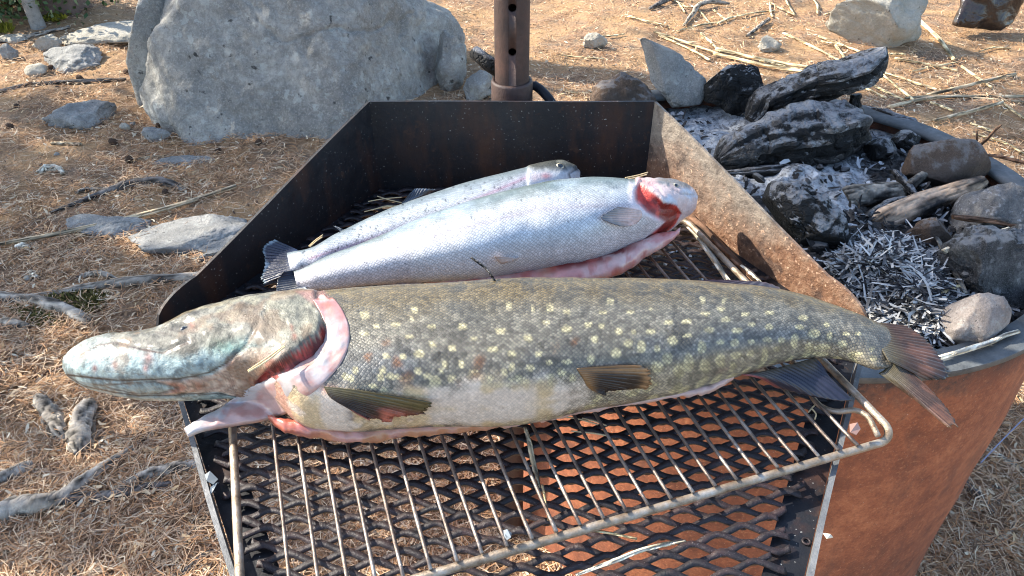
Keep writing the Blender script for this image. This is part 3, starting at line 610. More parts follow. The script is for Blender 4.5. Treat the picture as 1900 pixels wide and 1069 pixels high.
def fish_obj(name, data, mat, parent=None):
    V, Fs, col, uv, sc = data; col = col*FT; V, col, uv = np.r_[V], col, uv
    o = mk(name, V, np.asarray(Fs), mat, parent, True, np.clip(col, 0, 1), uv)
    a = o.data.attributes.new('Scale', 'FLOAT', 'POINT'); a.data.foreach_set('value', np.asarray(sc, np.float32))
    return o
def bvh(*objs):
    vs, fs = [], []
    for o in objs:
        k = len(vs); M = o.matrix_world; vs += [M @ v.co for v in o.data.vertices]; fs += [tuple(i+k for i in p.vertices) for p in o.data.polygons]
    return BVHTree.FromPolygons(vs, fs)
def hit(tree, px, py, zfall, lift=0.0):
    d = Vector(raydir(px, py)).normalized(); h = tree.ray_cast(Vector((0, 0, CZ)), d) if tree else (None,)
    if h[0] is None or h[0].z < zfall: return np.array(P(px, py, zfall+lift)), np.array([0, 0, 1.])
    nrm = np.array(h[1]); nrm = nrm if nrm[2] > 0 else -nrm; return np.array(h[0])+nrm*lift, nrm
def ribbon(name, pts, hw, mat, parent, tree, zfall, lift, thick, paint, n=60, m=16, wob=.0):
    """fleshy strip following pixel points over a surface"""
    c = cr(pts, n); w = herm(np.linspace(0, 1, len(hw)), hw, np.linspace(0, 1, n)); tg = np.gradient(c, axis=0); tg /= np.linalg.norm(tg, axis=1)[:, None]; pn = np.stack([-tg[:, 1], tg[:, 0]], 1)
    rows = []; cs = np.linspace(-1, 1, m)
    top = np.zeros((n, m, 3)); nn = np.zeros((n, m, 3))
    for i in range(n):
        for j, q in enumerate(cs):
            p, nv = hit(tree, c[i, 0]+pn[i, 0]*w[i]*q, c[i, 1]+pn[i, 1]*w[i]*q, zfall); top[i, j] = p; nn[i, j] = nv
    k = np.ones(9)/9
    for q in range(3):
        for j in range(m): top[:, j, q] = np.convolve(np.pad(top[:, j, q], 4, 'edge'), k, 'valid')
    prof = np.sqrt(np.clip(1-cs**2*.97, 0, 1)); pad = wob*fbm(top.reshape(-1, 3)*90, 3, 7).reshape(n, m)
    endf = np.sqrt(np.clip(1-np.abs(np.linspace(-1, 1, n))**14, .05, 1))
    V1 = top+np.array([0, -.25, .97])*((lift+thick*prof[None]*endf[:, None])+pad)[..., None]; V0 = top-np.array([0, 0, 1.])*.004
    V = np.concatenate([V1, V0[:, ::-1]], 1).reshape(-1, 3); Fs = [tuple(f) for f in gridf(n, 2*m, True)]+[tuple(range(2*m)), tuple(range((n-1)*2*m, n*2*m))[::-1]]
    X, Y = proj(V); s = np.repeat(np.linspace(0, 1, n), 2*m); tt = np.tile(np.r_[cs, cs[::-1]], n)
    return mk(name, V, Fs, mat, parent, True, np.clip(paint(X, Y, s, tt)*FT, 0, 1))
def fan(name, base, tip, mat, parent, tree=None, zb=.75, zt=.745, lift=(.001, .004), rays=14, n=26, paint=None, sub=5, thick=.0011, fray=.0, belly=.0):
    k = rays*sub+1; B = cr(base, k); T = cr(tip, k); s = np.linspace(0, 1, n); V1 = np.zeros((k, n, 3)); r = np.random.default_rng(len(name)*7+k)
    zbs = np.linspace(*(zb if isinstance(zb, tuple) else (zb, zb)), k); zts = np.linspace(*(zt if isinstance(zt, tuple) else (zt, zt)), k)
    for i in range(k):
        ex = 1+fray*r.uniform(-1, .3) if fray else 1
        if tree:
            for j in range(n): q = B[i]+(T[i]-B[i])*s[j]*ex+np.array([0, 3.0])*math.sin(s[j]*math.pi)*(i/k-.3); V1[i, j] = hit(tree, q[0], q[1], zts[i], lift[0]+(lift[1]-lift[0])*s[j])[0]
        else:
            p0 = P(B[i][0], B[i][1], zbs[i]); p1 = P(*(B[i]+(T[i]-B[i])*ex), zts[i]); V1[i] = p0+(p1-p0)*s[:, None]; V1[i, :, 2] += belly*np.sin(s*math.pi)
    ridge = .0006*np.cos(np.arange(k)/sub*2*math.pi)[:, None]*np.sin(np.clip(s*1.3+.1, 0, 1)*math.pi*.75)[None]
    V1[..., 2] += ridge; V0 = V1-np.array([0, 0, thick])
    th = (s > 0) & (s < 1)
    idx = np.arange(k*n).reshape(k, n); top = gridf(k, n); bot = gridf(k, n)[:, ::-1]+k*n; side = []
    loop = list(idx[0])+list(idx[1:, -1])+list(idx[-1, -2::-1])+list(idx[-2:0:-1, 0])
    for a, b in zip(loop, loop[1:]+loop[:1]): side.append((b, a, a+k*n, b+k*n))
    V = np.concatenate([V1.reshape(-1, 3), V0.reshape(-1, 3)]); Fs = np.concatenate([top, bot, np.array(side)])
    ii = np.repeat(np.arange(k)/(k-1), n); ss = np.tile(s, k); stripe = np.clip(.5+.5*np.repeat(np.cos(np.arange(k)/sub*2*math.pi)*np.interp(np.arange(k), np.arange(0, k+sub, sub), r.uniform(.25, 1, len(np.arange(0, k+sub, sub)))), n)+.5*fbm(np.stack([np.repeat(np.arange(k)*.7, n), np.tile(s*2.5, k), 0*np.tile(s, k)], 1), 3, 77), 0, 1)
    c = paint(ii, ss, stripe, fbm(V1.reshape(-1, 3)*70, 3, 3)); return mk(name, V, Fs, mat, parent, True, np.clip(np.r_[c, c]*FT, 0, 1))
def lerp(a, b, t): t = np.atleast_1d(np.asarray(t, float))[:, None]; return np.asarray(a)*(1-t)+np.asarray(b)*t
def Z(x, y, ox, oy, k=2.96875): return (ox+x/k, oy+y/k)
MAT['pikeskin'] = m_scales('pike_skin', .0050, .0044, .95, .42, .4, .22, var=.7, bump=.28)
MAT['troutskin'] = m_scales('trout_skin', .0054, .0044, .6, .36, .5, .25, sheen=.0, var=.22, bump=.16)
MAT['flesh'] = m_col('wet_flesh', .28, .5, .4, .25, .22, 60, sss=.15)
MAT['finmat'] = m_col('wet_fin', .35, .5, .3, .3, .3, 150)
MAT['eye'] = m_col('fish_eye', .08, .8, 1, .01, .0)

# ---------------- pike
pk = [(120,688,694,.006,.766),(126,674,703,.012,.766),(138,664,714,.016,.766),(160,649,724,.02,.767),(200,631,735,.024,.769),(240,623,741,.028,.77),(282,618,742,.031,.772),(315,609,741,.033,.773),
      (356,588,738,.036,.775),(393,573,735,.039,.776),(437,562,735,.041,.777),(470,556,740,.043,.778),(504,550,766,.045,.778),(540,545,786,.046,.779),(571,541,789,.047,.779),(605,537,790,.048,.78),(667,532,789,.051,.781),
      (700,531,787,.052,.782),(800,527,781,.054,.783),(900,521,779,.055,.783),(1000,518,771,.054,.783),(1100,517,752,.051,.782),(1200,518,740,.048,.78),(1300,522,722,.043,.778),(1360,527,705,.038,.776),
      (1400,532,692,.034,.775),(1450,541,678,.029,.773),(1500,553,667,.025,.77),(1550,570,664,.021,.767),(1600,589,672,.016,.764),(1625,600,682,.011,.762),(1642,609,687,.007,.761),(1660,624,684,.0035,.760),(1672,640,672,.0015,.760)]
z1 = lambda *p: [Z(x, y, 100, 500) for x, y in p]
OPERC = z1((1440,140),(1475,260),(1483,310),(1462,370),(1420,395),(1350,455),(1270,500),(1190,555),(1110,648),(1000,690))
GILL = z1((1478,318),(1510,330),(1512,400),(1470,475),(1375,548),(1240,588),(1105,650),(1175,570),(1275,495),(1350,462),(1425,400),(1475,370))
HEADP = z1((-60,700),(-60,300),(600,300),(1000,120),(1440,60))+OPERC
JAW = z1((60,580),(350,612),(700,602),(850,570),(950,515),(1000,470),(1060,425),(1110,340),(1180,240)); UPJAW = z1((150,470),(250,415),(340,405),(480,440),(600,462),(740,405),(735,398)); LOWJ = z1((120,645),(300,635),(560,620),(700,655),(780,668))
STRIPES = [z1((730+i*6, 610+i*14), (880, 590+i*17), (1040+i*8, 520+i*20), (1230-i*12, 440+i*28)) for i in range(8)]
def pike_disp(x, y, V):
    d = .0012*fbm(V*14, 3, 4); hm = poly_mask(x, y, HEADP, 7.0); d += .0035*hm*sm(700, 560, x)
    d -= .010*poly_mask(x, y, GILL, 9)
    d -= .0018*np.exp(-(seg_dist(x, y, JAW)/3.2)**2)+.0009*np.exp(-(seg_dist(x, y, UPJAW)/3.6)**2)+.0014*np.exp(-(seg_dist(x, y, LOWJ)/3.0)**2)
    for s in STRIPES: d -= .0008*np.exp(-(seg_dist(x, y, s)/1.8)**2)
    d -= .0020*np.exp(-(((x-345)/26)**2+((y-602)/9)**2)); d += .0015*np.exp(-(((x-352)/14)**2+((y-588)/7)**2))
    d += hm*(.0007*fbm(V*75, 3, 8)+.0022*fbm(V*18, 2, 9))
    return d
SP2 = [(225,245,22,14),(400,303,22,13),(500,213,18,8),(600,318,26,10),(480,268,18,10),(765,318,26,15),(975,338,28,15),(860,218,25,8),(1022,188,20,11),(1155,212,18,12),(1245,218,20,10),(1345,237,22,14),(1535,240,25,14),(1578,177,22,10),(1690,237,20,12),(1795,212,22,10),(1340,328,28,18),(1225,295,20,10),(1460,303,20,12),(1535,310,18,10),(1630,340,22,18),(1710,345,14,14),(1803,342,24,18),(1127,380,27,18),(828,382,16,12),(600,415,22,14),(713,430,24,18),(930,443,30,15),(1040,465,25,18),(527,468,30,18),(1495,384,22,18),(1187,463,18,16),(1243,515,20,14),(1475,495,20,26),(1612,463,28,26),(1675,410,22,20),(1748,430,25,35),(1885,490,18,24),(665,525,16,22),(520,563,22,20),(470,370,22,12),(230,352,20,10),(345,480,20,16),(440,480,16,14),(330,555,20,16),(125,590,22,20),(175,555,16,18),(995,568,20,26),(1140,542,25,17),(820,595,30,25),(912,600,22,16),(1100,622,40,20),(1245,590,32,20),(985,640,50,15),(615,610,30,22),(290,315,18,10),(760,520,16,24),(1340,510,30,14)]
SP3 = [(310,163,18,12),(425,170,15,9),(327,240,26,10),(410,218,22,10),(540,248,20,10),(680,237,25,10),(860,267,24,12),(120,293,22,10),(220,287,24,12),(435,277,24,13),(577,303,20,10),(345,333,26,13),(497,337,28,13),(677,315,20,14),(840,320,24,14),(990,305,14,12),(20,343,24,16),(143,392,26,24),(225,367,20,10),(303,427,22,32),(405,403,20,13),(488,402,22,17),(577,397,18,12),(665,388,24,15),(743,388,16,15),(815,395,18,35),(898,428,22,26),(920,355,30,20),(1003,370,14,20),(112,493,26,28),(230,513,28,45),(322,530,26,36),(408,503,24,36),(492,473,24,18),(570,466,20,18),(650,485,18,50),(715,440,16,14),(555,540,30,20),(785,490,45,18),(970,430,40,16),(1080,410,25,20),(60,435,15,20),(55,540,30,30),(180,560,30,35),(475,545,20,30),(1040,470,50,12),(1150,465,40,12),(1100,355,20,10),(1165,355,16,10),(1240,440,14,10),(1250,490,20,15)]
SPOTS = [(*Z(a, b, 600, 500), c/2.97*1.02, d/2.97*1.0) for a, b, c, d in SP2]+[(*Z(a, b, 1200, 500), c/2.97*1.12, d/2.97*1.12) for a, b, c, d in SP3]
_g = np.random.default_rng(44); SPOTS += [(x_, float(np.interp(x_, [640, 800, 900, 1070, 1200], [722, 712, 700, 712, 735]))+_g.uniform(-26, 14), _g.uniform(4, 10), _g.uniform(3.5, 8)) for x_ in _g.uniform(640, 1230, 46)]
STAIN = [(*Z(a, b, 600, 500), c/2.97, d/2.97) for a, b, c, d in [(340,405,38,28),(255,490,22,40),(410,530,32,42),(465,610,50,45),(860,505,36,60),(725,630,38,40),(840,590,50,40),(1275,415,24,45),(1395,400,26,40),(480,650,60,20),(640,700,50,40)]]
def pike_paint(x, y, t, V):
    n1 = fbm(V*60, 4, 2); n2 = fbm(V*220, 3, 5); n3 = fbm(V*18, 3, 11); nn = len(x)
    dors, mid, low = lin((126, 108, 70)), lin((142, 136, 120)), lin((176, 166, 142))
    c = lerp(dors, mid, sm(.04, .30, t+.05*n1)); c = lerp(c, lin((118, 124, 130)), .55*sm(.35, .55, t)*sm(.85, .6, t)*sm(-.3, .4, n3)); c = lerp(c, low, sm(.6, .85, t))
    c = c*(1+.22*n1+.26*n2)[:, None]
    c = lerp(c, lin((58, 54, 46)), np.clip(.8*sm(.15, .6, n1+.25*fbm(V*30, 2, 21)), 0, 1)*sm(.9, .5, t)*.75)
    sp = np.zeros(nn); hx = 1.1*fbm(V*95, 3, 19)+.5*n2
    for a, b, rx, ry in SPOTS: sp = np.maximum(sp, sm(1.18, .78, np.hypot((x-a+hx*1.6)/rx, (y-b-hx*1.3)/ry)))
    c = lerp(c, np.stack([lin((226, 214, 166))]*nn)*(1+.08*n2)[:, None], sp*.93)
    st = np.zeros(nn)
    for a, b, rx, ry in STAIN: st = np.maximum(st, sm(1.3, .3, np.hypot((x-a+7*n1)/rx, (y-b+7*n3)/ry)))
    c = lerp(c, lin((142, 92, 50)), st*.8*sm(-.5, .3, n1+n2*.5+.2))
    yb = np.interp(x, [590, 640, 709, 800, 900, 1000, 1070, 1120, 1200, 1290, 1360], [715, 722, 728, 712, 702, 702, 715, 732, 742, 735, 715])
    bel = sm(-15, 20, y-yb+13*n1+5*n3); white = lin((230, 214, 196))[None]*(1+.07*n1)[:, None]
    ret = sm(.1, .35, np.abs(fbm(V*70, 3, 31)))*0+sm(.12, .02, np.abs(fbm(V*48, 3, 33)))*sm(-.1, .4, fbm(V*16, 2, 35))
    white = lerp(white, lin((110, 108, 112)), .8*ret); white = lerp(white, lin((206, 140, 112)), .75*sm(0, .5, fbm(V*22, 3, 41))*sm(820, 640, x))
    white = lerp(white, lin((216, 186, 128)), .65*sm(.05, .5, fbm(V*30, 3, 43)))
    c = lerp(c, white*1.28, bel*sm(1400, 1300, x))
    edge = sm(10, 1, np.abs(1-t)*np.interp(x, [500, 900, 1400], [250, 260, 150])); c = lerp(c, lin((226, 160, 150)), edge*.8*sm(1400, 1330, x)*sm(480, 520, x))
    c = lerp(c, lin((196, 84, 78)), .8*np.exp(-(((x-1350)/16)**2+((y-697)/9)**2)))
    c = lerp(c, lin((92, 84, 78)), .6*sm(1590, 1660, x))
    # head
    hm = poly_mask(x, y, HEADP, 1.5); low_j = sm(0, 22, y-np.interp(x, [120, 200, 340, 470, 600], [640, 634, 652, 612, 560]))
    hc = lerp(lin((130, 128, 116)), lin((176, 198, 196)), low_j*sm(520, 430, x+.5*(y-640)))
    hc = lerp(hc, lin((172, 166, 138)), .6*sm(.0, .35, fbm(V*75, 4, 51))*sm(300, 380, x)*sm(620, 590, y-.12*(x-400)))
    hc = lerp(hc, lin((62, 60, 50)), .7*sm(.1, .5, fbm(V*90, 4, 53))*(1-low_j*.75)); hc = lerp(hc, lin((128, 176, 148)), .5*np.exp(-(((x-428)/36)**2+((y-645)/15)**2)))
    hc = lerp(hc, lin((168, 190, 192)), .4*sm(.0, .5, fbm(V*26, 3, 55))*sm(330, 270, x)); hc = lerp(hc, lin((152, 150, 132)), .7*sm(470, 520, x)*sm(655, 610, y))
    br = poly_mask(x, y, z1((560,612),(720,605),(870,580),(990,490),(1080,430),(1290,440),(1200,540),(1110,640),(1000,690),(780,690),(640,640)), 3)
    hc = lerp(hc, lerp(lin((208, 186, 164)), lin((186, 126, 104)), sm(.05, .6, fbm(V*40, 3, 57)+.012*(y-690))), br*.9)
    for s in STRIPES: hc = lerp(hc, lin((150, 104, 84)), .55*np.exp(-(seg_dist(x, y, s)/1.5)**2)*br)
    for ln, wd, cc, k in ((JAW, 1.7, (54, 42, 36), .95), (UPJAW, 1.8, (72, 46, 38), .95), (LOWJ, 1.5, (90, 78, 74), .8), (z1((640,330),(720,350),(740,395)), 3, (58, 46, 40), .8), (z1((560,345),(650,360),(735,400)), 2, (82, 70, 58), .7), (OPERC[1:7], 2.2, (206, 182, 126), .7), (z1((270,560),(560,585)), 1.5, (150,140,130), .4)): hc = lerp(hc, lin(cc), k*np.exp(-(seg_dist(x, y, ln)/wd)**2))
    for a, b, q in ((520,490,26),(505,545,16),(225,545,14),(335,525,18),(1325,370,14),(1310,320,10),(1080,610,10),(760,310,18)): hc = lerp(hc, lin((176, 84, 60)), .65*np.exp(-(((x-100-a/2.97)*2.97/q)**2+((y-500-b/2.97)*2.97/q/1.4)**2)))
    for a, b, rx, ry in ((1200,400,20,14),(1340,275,26,14),(1260,235,14,10),(1290,300,10,8)): hc = lerp(hc, lin((214, 208, 184)), .8*sm(1.2, .8, np.hypot((x-100-a/2.97)*2.97/rx, (y-500-b/2.97)*2.97/ry)))
    hc = lerp(hc, lin((30, 28, 28)), .9*np.exp(-(((x-363)/11)**2+((y-581)/4.5)**2))); hc = lerp(hc, lin((70, 60, 56)), .7*np.exp(-(((x-338)/14)**2+((y-608)/5)**2)))
    hc = lerp(hc, hc*.45, np.clip(sm(.1, .45, fbm(V*120, 4, 58, .7)), 0, 1)*.75); hc = lerp(hc, hc*1.5+.05, np.clip(sm(.2, .5, fbm(V*150, 3, 68, .7)), 0, 1)*.5); hc = lerp(hc, lin((142, 112, 84)), .5*sm(.25, .55, fbm(V*34, 4, 59))); hc = hc*(1+.22*n2+.14*n1)[:, None]
    c = lerp(c, hc, hm); gd = seg_dist(x, y, GILL+GILL[:1]); gm = sm(-7, -3, np.where(in_poly(x, y, GILL), gd, -gd)); c = lerp(c, lerp(lin((96, 14, 14)), lin((196, 78, 72)), sm(-.3, .5, n1+.6*n2)), gm)
    neck = poly_mask(x, y, z1((1330,120),(1480,105),(1560,200),(1500,260),(1440,200)), 4); c = lerp(c, lin((186, 130, 124)), neck*.6)
    return c, np.clip(1-hm-bel*.75*sm(1400, 1300, x)-gm, 0, 1)
pike = fish_obj('pike', loft(pk, 820, 150, 2.75, pike_disp, pike_paint), MAT['pikeskin']); tag(pike, 'large gutted pike with cream spots lying on the wire rack', 'fish')
PT = bvh(pike)
def col_collar(x, y, s, t):
    n = fbm(np.stack([x*.03, y*.03, 0*x], 1), 4, 3); c = lerp(lin((222, 184, 174)), lin((214, 210, 210)), sm(-.1, .6, n+t*.5)); c = lerp(c, lin((196, 110, 98)), .35*sm(.25, .6, fbm(np.stack([x*.06, y*.06, 0*x], 1), 4, 13)))
    c = lerp(c, lin((214, 134, 124)), .7*sm(.25, .05, s)+.25*sm(.1, .5, n)*sm(-.2, -1, t)); c = lerp(c, lin((236, 232, 230)), sm(.8, .97, s)); return c
ribbon('collar_flap', z1((1455,130),(1540,250),(1568,370),(1515,490),(1390,600),(1210,700),(1050,762),(900,820),(790,858),(712,902)), np.array([44,60,70,74,86,100,92,62,34,18])/2.97, MAT['flesh'], pike, PT, .742, .0004, .0030, col_collar, 90, 22, .0013)
0 and ribbon('gill_cover_edge', OPERC[0:9], np.array([5, 8, 9, 9, 9, 8, 8, 7, 5])/2.97, MAT['flesh'], pike, PT, .742, .0002, .0022, lambda x, y, s, t: lerp(lin((150, 132, 96)), lin((214, 190, 150)), sm(.2, .7, s)), 70, 8, .0003)
PT2 = bvh(pike, bpy.data.objects['collar_flap'])
def col_belly(x, y, t, V):
    n = fbm(V*45, 4, 61); c = lerp(lin((216, 150, 112)), lin((224, 164, 150)), sm(-.3, .4, n)); c = lerp(c, lin((196, 92, 84)), sm(640, 520, x)*.7+.5*sm(.2, .5, n)*sm(.5, .1, t)); c = lerp(c, lin((232, 206, 200)), .7*sm(880, 1000, x)); return c, 0*x
blf = [(497,768,779,.004,.745),(512,772,795,.007,.744),(540,778,808,.008,.743),(580,780,812,.009,.742),(620,780,821,.009,.742),(660,780,824,.009,.742),(690,778,820,.009,.742),(720,776,814,.009,.742),(780,772,809,.009,.743),(840,768,805,.009,.744),(900,766,798,.008,.745),(970,760,789,.008,.746),(1070,742,770,.008,.748),(1170,735,752,.008,.75),(1260,722,738,.008,.752),(1335,705,722,.007,.754),(1362,692,706,.005,.756)]
fish_obj('belly_lining', loft(blf, 240, 20, 2, lambda x, y, V: .0016*fbm(V*60, 3, 3)+.0012*fbm(V*160, 2, 5), col_belly), MAT['flesh'], pike)
def fin_dark(edge, core, k=1.0, rim=None):
    def f(i, s, st, n):
        c = lerp(lin(edge), lin(core), np.clip(sm(.02, .3, s)*sm(1.02, .62, s)+.2*n, 0, 1)*k); c = c*(.72+.5*st)[:, None]
        if rim is not None: c = lerp(c, lin(rim), .8*sm(.86, 1.0, i)+.5*sm(.9, 1, s))
        return c
    return f
z2 = lambda *p: [Z(x, y, 600, 500) for x, y in p]; z3 = lambda *p: [Z(x, y, 1200, 500) for x, y in p]
fan('pectoral_fin', z2((5,645),(30,690),(85,730),(125,748)), z2((610,712),(600,735),(480,790),(350,828),(250,800)), MAT['finmat'], pike, PT2, fray=.07, lift=(.001, .006), zt=.745, rays=15, paint=lambda i, s, st, n: lerp(lerp(lin((92, 84, 50)), lin((40, 34, 34)), sm(.05, .45, i+.1*n)), lin((188, 104, 84)), np.clip(sm(.45, .95, s+.2*n)*sm(.1, .5, i)+.6*sm(.8, 1, i), 0, 1))*(.75+.45*st)[:, None])
fan('pelvic_fin', z2((1395,545),(1425,590),(1455,640),(1480,660)), z2((1760,520),(1795,570),(1785,620),(1700,665),(1600,680)), MAT['finmat'], pike, PT2, fray=.07, lift=(.001, .006), zt=.745, rays=13, paint=lambda i, s, st, n: lerp(lerp(lin((146, 110, 70)), lin((30, 27, 28)), np.clip(sm(.08, .25, i)*sm(.05, .3, s)*sm(1.02, .8, s), 0, 1)), lin((176, 136, 96)), sm(.85, 1, s)*.8)*(.6+.7*st)[:, None])
fan('anal_fin', z3((925,485),(800,520),(640,560),(520,580)), z3((1000,610),(1130,715),(1080,722),(930,700),(700,645)), MAT['finmat'], pike, None, .757, (.745, .742), rays=15, belly=.004, paint=lambda i, s, st, n: lerp(lerp(lin((92, 84, 74)), lin((44, 46, 62)), sm(.05, .5, s+.2*n)), lin((196, 100, 92)), .8*sm(.88, 1, i))*(.7+.6*st)[:, None])
fan('dorsal_fin', [(1250,524),(1330,529),(1400,536),(1452,545)], [(1325,519),(1385,521),(1425,525),(1446,533)], MAT['finmat'], pike, None, .772, .77, rays=9, paint=fin_dark((60, 34, 36), (46, 26, 32)))
cpaint = lambda i, s, st, n: lerp(lerp(lin((92, 84, 62)), lin((74, 56, 46)), sm(.1, .5, s)), lin((112, 78, 62)), np.clip(.7*sm(.2, .5, n+.3*s)*sm(.3, .6, s), 0, 1))*(.7+.6*st)[:, None]
fan('tail_lobe', z3((1245,290),(1262,360),(1290,430),(1330,500)), z3((1440,312),(1540,385),(1620,480),(1668,575),(1640,606),(1540,606)), MAT['finmat'], pike, None, (.767, .770), (.768, .754), rays=18, fray=.06, paint=lambda i, s, st, n: lerp(cpaint(i, s, st, n), lin((34, 30, 32)), .85*sm(.78, 1, s)*sm(.2, .6, i)))
fan('tail_lobe', z3((1350,470),(1330,520),(1305,555),(1280,570)), z3((1500,600),(1600,700),(1680,800),(1712,865),(1690,872),(1560,775)), MAT['finmat'], pike, None, (.765, .7545), (.752, .744), rays=18, fray=.06, paint=lambda i, s, st, n: lerp(cpaint(i, s, st, n), lin((132, 100, 76)), .8*sm(.93, 1, s)*sm(.4, .7, i)))

# ---------------- front trout
FT = .8
t1 = [(548,503,534,.008,.752),(560,500,537,.012,.753),(574,494,538,.016,.755),(608,478,537,.022,.758),(650,462,532,.027,.762),(687,448,528,.031,.765),(744,424,522,.036,.769),(801,400,519,.041,.773),(886,371,514,.046,.777),(971,348,502,.049,.78),(1045,334,494,.05,.78),
      (1101,331,483,.05,.78),(1140,333,469,.049,.78),(1175,336,455,.047,.779),(1205,337,444,.044,.778),(1232,338,434,.041,.777),(1256,341,420,.036,.776),(1275,348,402,.03,.775),(1287,358,393,.022,.774),(1293,368,385,.012,.773)]
z5 = lambda *p: [Z(x, y, 860, 280, 3.5185) for x, y in p]; z4 = lambda *p: [Z(x, y, 460, 280, 3.5185) for x, y in p]
TG = z5((1148,228),(1210,270),(1270,312),(1300,350),(1345,352),(1385,365),(1425,430),(1400,492),(1345,475),(1262,442),(1200,395),(1130,322),(1124,262)); THEAD = z5((1120,150),(1125,225),(1205,268),(1272,312),(1302,348),(1385,362),(1428,430),(1400,500),(1600,500),(1600,100))
def t1_disp(x, y, V):
    d = .0008*fbm(V*16, 3, 71)-.008*poly_mask(x, y, TG, 7)+.0030*poly_mask(x, y, THEAD, 6); d += .004*poly_mask(x, y, THEAD, 2)*fbm(V*60, 3, 72)*.3
    d -= .0022*np.exp(-(seg_dist(x, y, z5((1160,210),(1260,250),(1330,330)))/2.5)**2); d -= .0018*np.exp(-(seg_dist(x, y, z5((1340,235),(1420,290),(1500,300)))/2.5)**2); return d
def trout_base(x, y, t, V, seed, dark):
    n1 = fbm(V*55, 4, seed); n2 = fbm(V*200, 3, seed+3); n3 = fbm(V*12, 3, seed+7)
    c = lerp(lin((112, 126, 126)), lin((190, 196, 198)), sm(.0, .22, t+.04*n1)); c = lerp(c, lin((234, 234, 233)), sm(.2, .5, t+.05*n3)); c = lerp(c, lin((246, 243, 244)), sm(.6, .95, t))
    c = lerp(c, lin((222, 206, 206)), .35*sm(.0, .5, n3)*sm(.4, .7, t)); c = lerp(c, lin((176, 192, 208)), .4*sm(.0, .5, -n3)*sm(.9, .5, t)); c = c*(1+.10*n1+.08*n2)[:, None]
    return c, n1, n2, n3
def spots_on(x, y, c, boxes, count, seed, colr=(40, 44, 48), r=(1.0, 2.2)):
    g = np.random.default_rng(seed); m = np.zeros(len(x))
    for (x0, y0, x1, y1) in boxes:
        for _ in range(count):
            a, b, q = g.uniform(x0, x1), g.uniform(y0, y1), g.uniform(*r)
            k = np.abs(x-a) < 6; m[k] = np.maximum(m[k], sm(1.4, .6, np.hypot(x[k]-a, y[k]-b)/q))
    return lerp(c, lin(colr), m*.75)
def t1_paint(x, y, t, V):
    c, n1, n2, n3 = trout_base(x, y, t, V, 80, 0); c = spots_on(x, y, c, [(620, 440, 760, 490), (760, 395, 900, 440), (880, 360, 1010, 420), (1010, 338, 1150, 420)], 26, 5, (70, 82, 92), (.8, 1.6))
    lat = [(560, 515), (700, 468), (850, 425), (1000, 388), (1165, 380)]; c = lerp(c, lin((150, 140, 150)), .35*np.exp(-(seg_dist(x, y, lat)/3)**2)); c = lerp(c, lin((208, 190, 202)), .25*np.exp(-(seg_dist(x, y, lat)/16)**2))
    hm = poly_mask(x, y, THEAD, 1.5); hc = lerp(lin((222, 200, 198)), lin((206, 212, 224)), sm(-.2, .4, fbm(V*30, 3, 88))); hc = lerp(hc, lin((92, 96, 96)), .85*sm(349, 339, y-.12*(x-1240))*sm(1205, 1230, x))
    hc = lerp(hc, lin((216, 150, 146)), .8*sm(1228, 1195, x)*sm(.6, .0, np.abs(n3))); hc = lerp(hc, lin((226, 190, 160)), .6*np.exp(-(seg_dist(x, y, z5((1160,215),(1270,310),(1310,345)))/3.5)**2)); hc = lerp(hc, lin((120, 112, 116)), .5*np.exp(-(seg_dist(x, y, z5((1330,230),(1420,280),(1500,285)))/2)**2))
    c = lerp(c, hc*(1+.08*n2)[:, None], hm); gd = seg_dist(x, y, TG+TG[:1]); gm = sm(-4.5, -1, np.where(in_poly(x, y, TG), gd, -gd)); c = lerp(c, lerp(lin((136, 22, 18)), lin((216, 72, 58)), sm(-.35, .45, fbm(V*70, 3, 90))), gm); c = lerp(c, lin((222, 140, 126)), gm*sm(408, 420, y))
    col = poly_mask(x, y, z5((1085,200),(1125,225),(1130,320),(1200,395),(1340,480),(1345,500),(1100,400),(1075,260)), 5); c = lerp(c, lin((226, 214, 220)), .8*col)
    c = lerp(c, lin((232, 196, 192)), .6*sm(.94, 1.0, t)*sm(780, 860, x)); return c, np.clip(1-hm-gm-.8*col, 0, 1)*sm(1.02, .85, t)
tr1 = fish_obj('trout', loft(t1, 520, 110, 2.45, t1_disp, t1_paint), MAT['troutskin']); tag(tr1, 'silver gutted trout in front with red gill cavity laid open', 'fish', 'silver trout in the grill tray')
T1 = bvh(tr1)
bl1 = [(790,512,524,.004,.742),(830,512,532,.007,.741),(900,498,537,.009,.741),(960,490,537,.009,.742),(1030,486,534,.012,.743),(1090,476,526,.013,.744),(1130,466,516,.013,.745),(1172,450,498,.013,.747),(1200,440,477,.012,.75),(1230,428,461,.010,.755),(1250,428,446,.008,.76),(1262,420,433,.004,.765)]
def col_b1(x, y, t, V):
    n = fbm(V*40, 4, 91); c = lerp(lin((226, 160, 154)), lin((236, 190, 182)), sm(-.3, .4, n)); c = lerp(c, lin((140, 30, 30)), .95*sm(.46, .2, t)*sm(1215, 1150, x)); c = lerp(c, lin((236, 206, 198)), .7*sm(.1, .5, fbm(V*np.array([30, 90, 30]), 3, 93))); c = lerp(c, lin((206, 104, 92)), .6*sm(.15, .5, fbm(V*60, 3, 95))); c = lerp(c, lin((228, 150, 110)), .5*np.exp(-(((x-1012)/14)**2))); return c, 0*x
fish_obj('belly_flap', loft(bl1, 200, 24, 2, lambda x, y, V: .0022*fbm(V*45, 4, 3), col_b1), MAT['flesh'], tr1)
pale = lambda i, s, st, n: lerp(lin((226, 210, 204)), lin((170, 138, 128)), np.clip(sm(.3, 1, s)*.7+.2*n, 0, 1))*(.8+.3*st)[:, None]
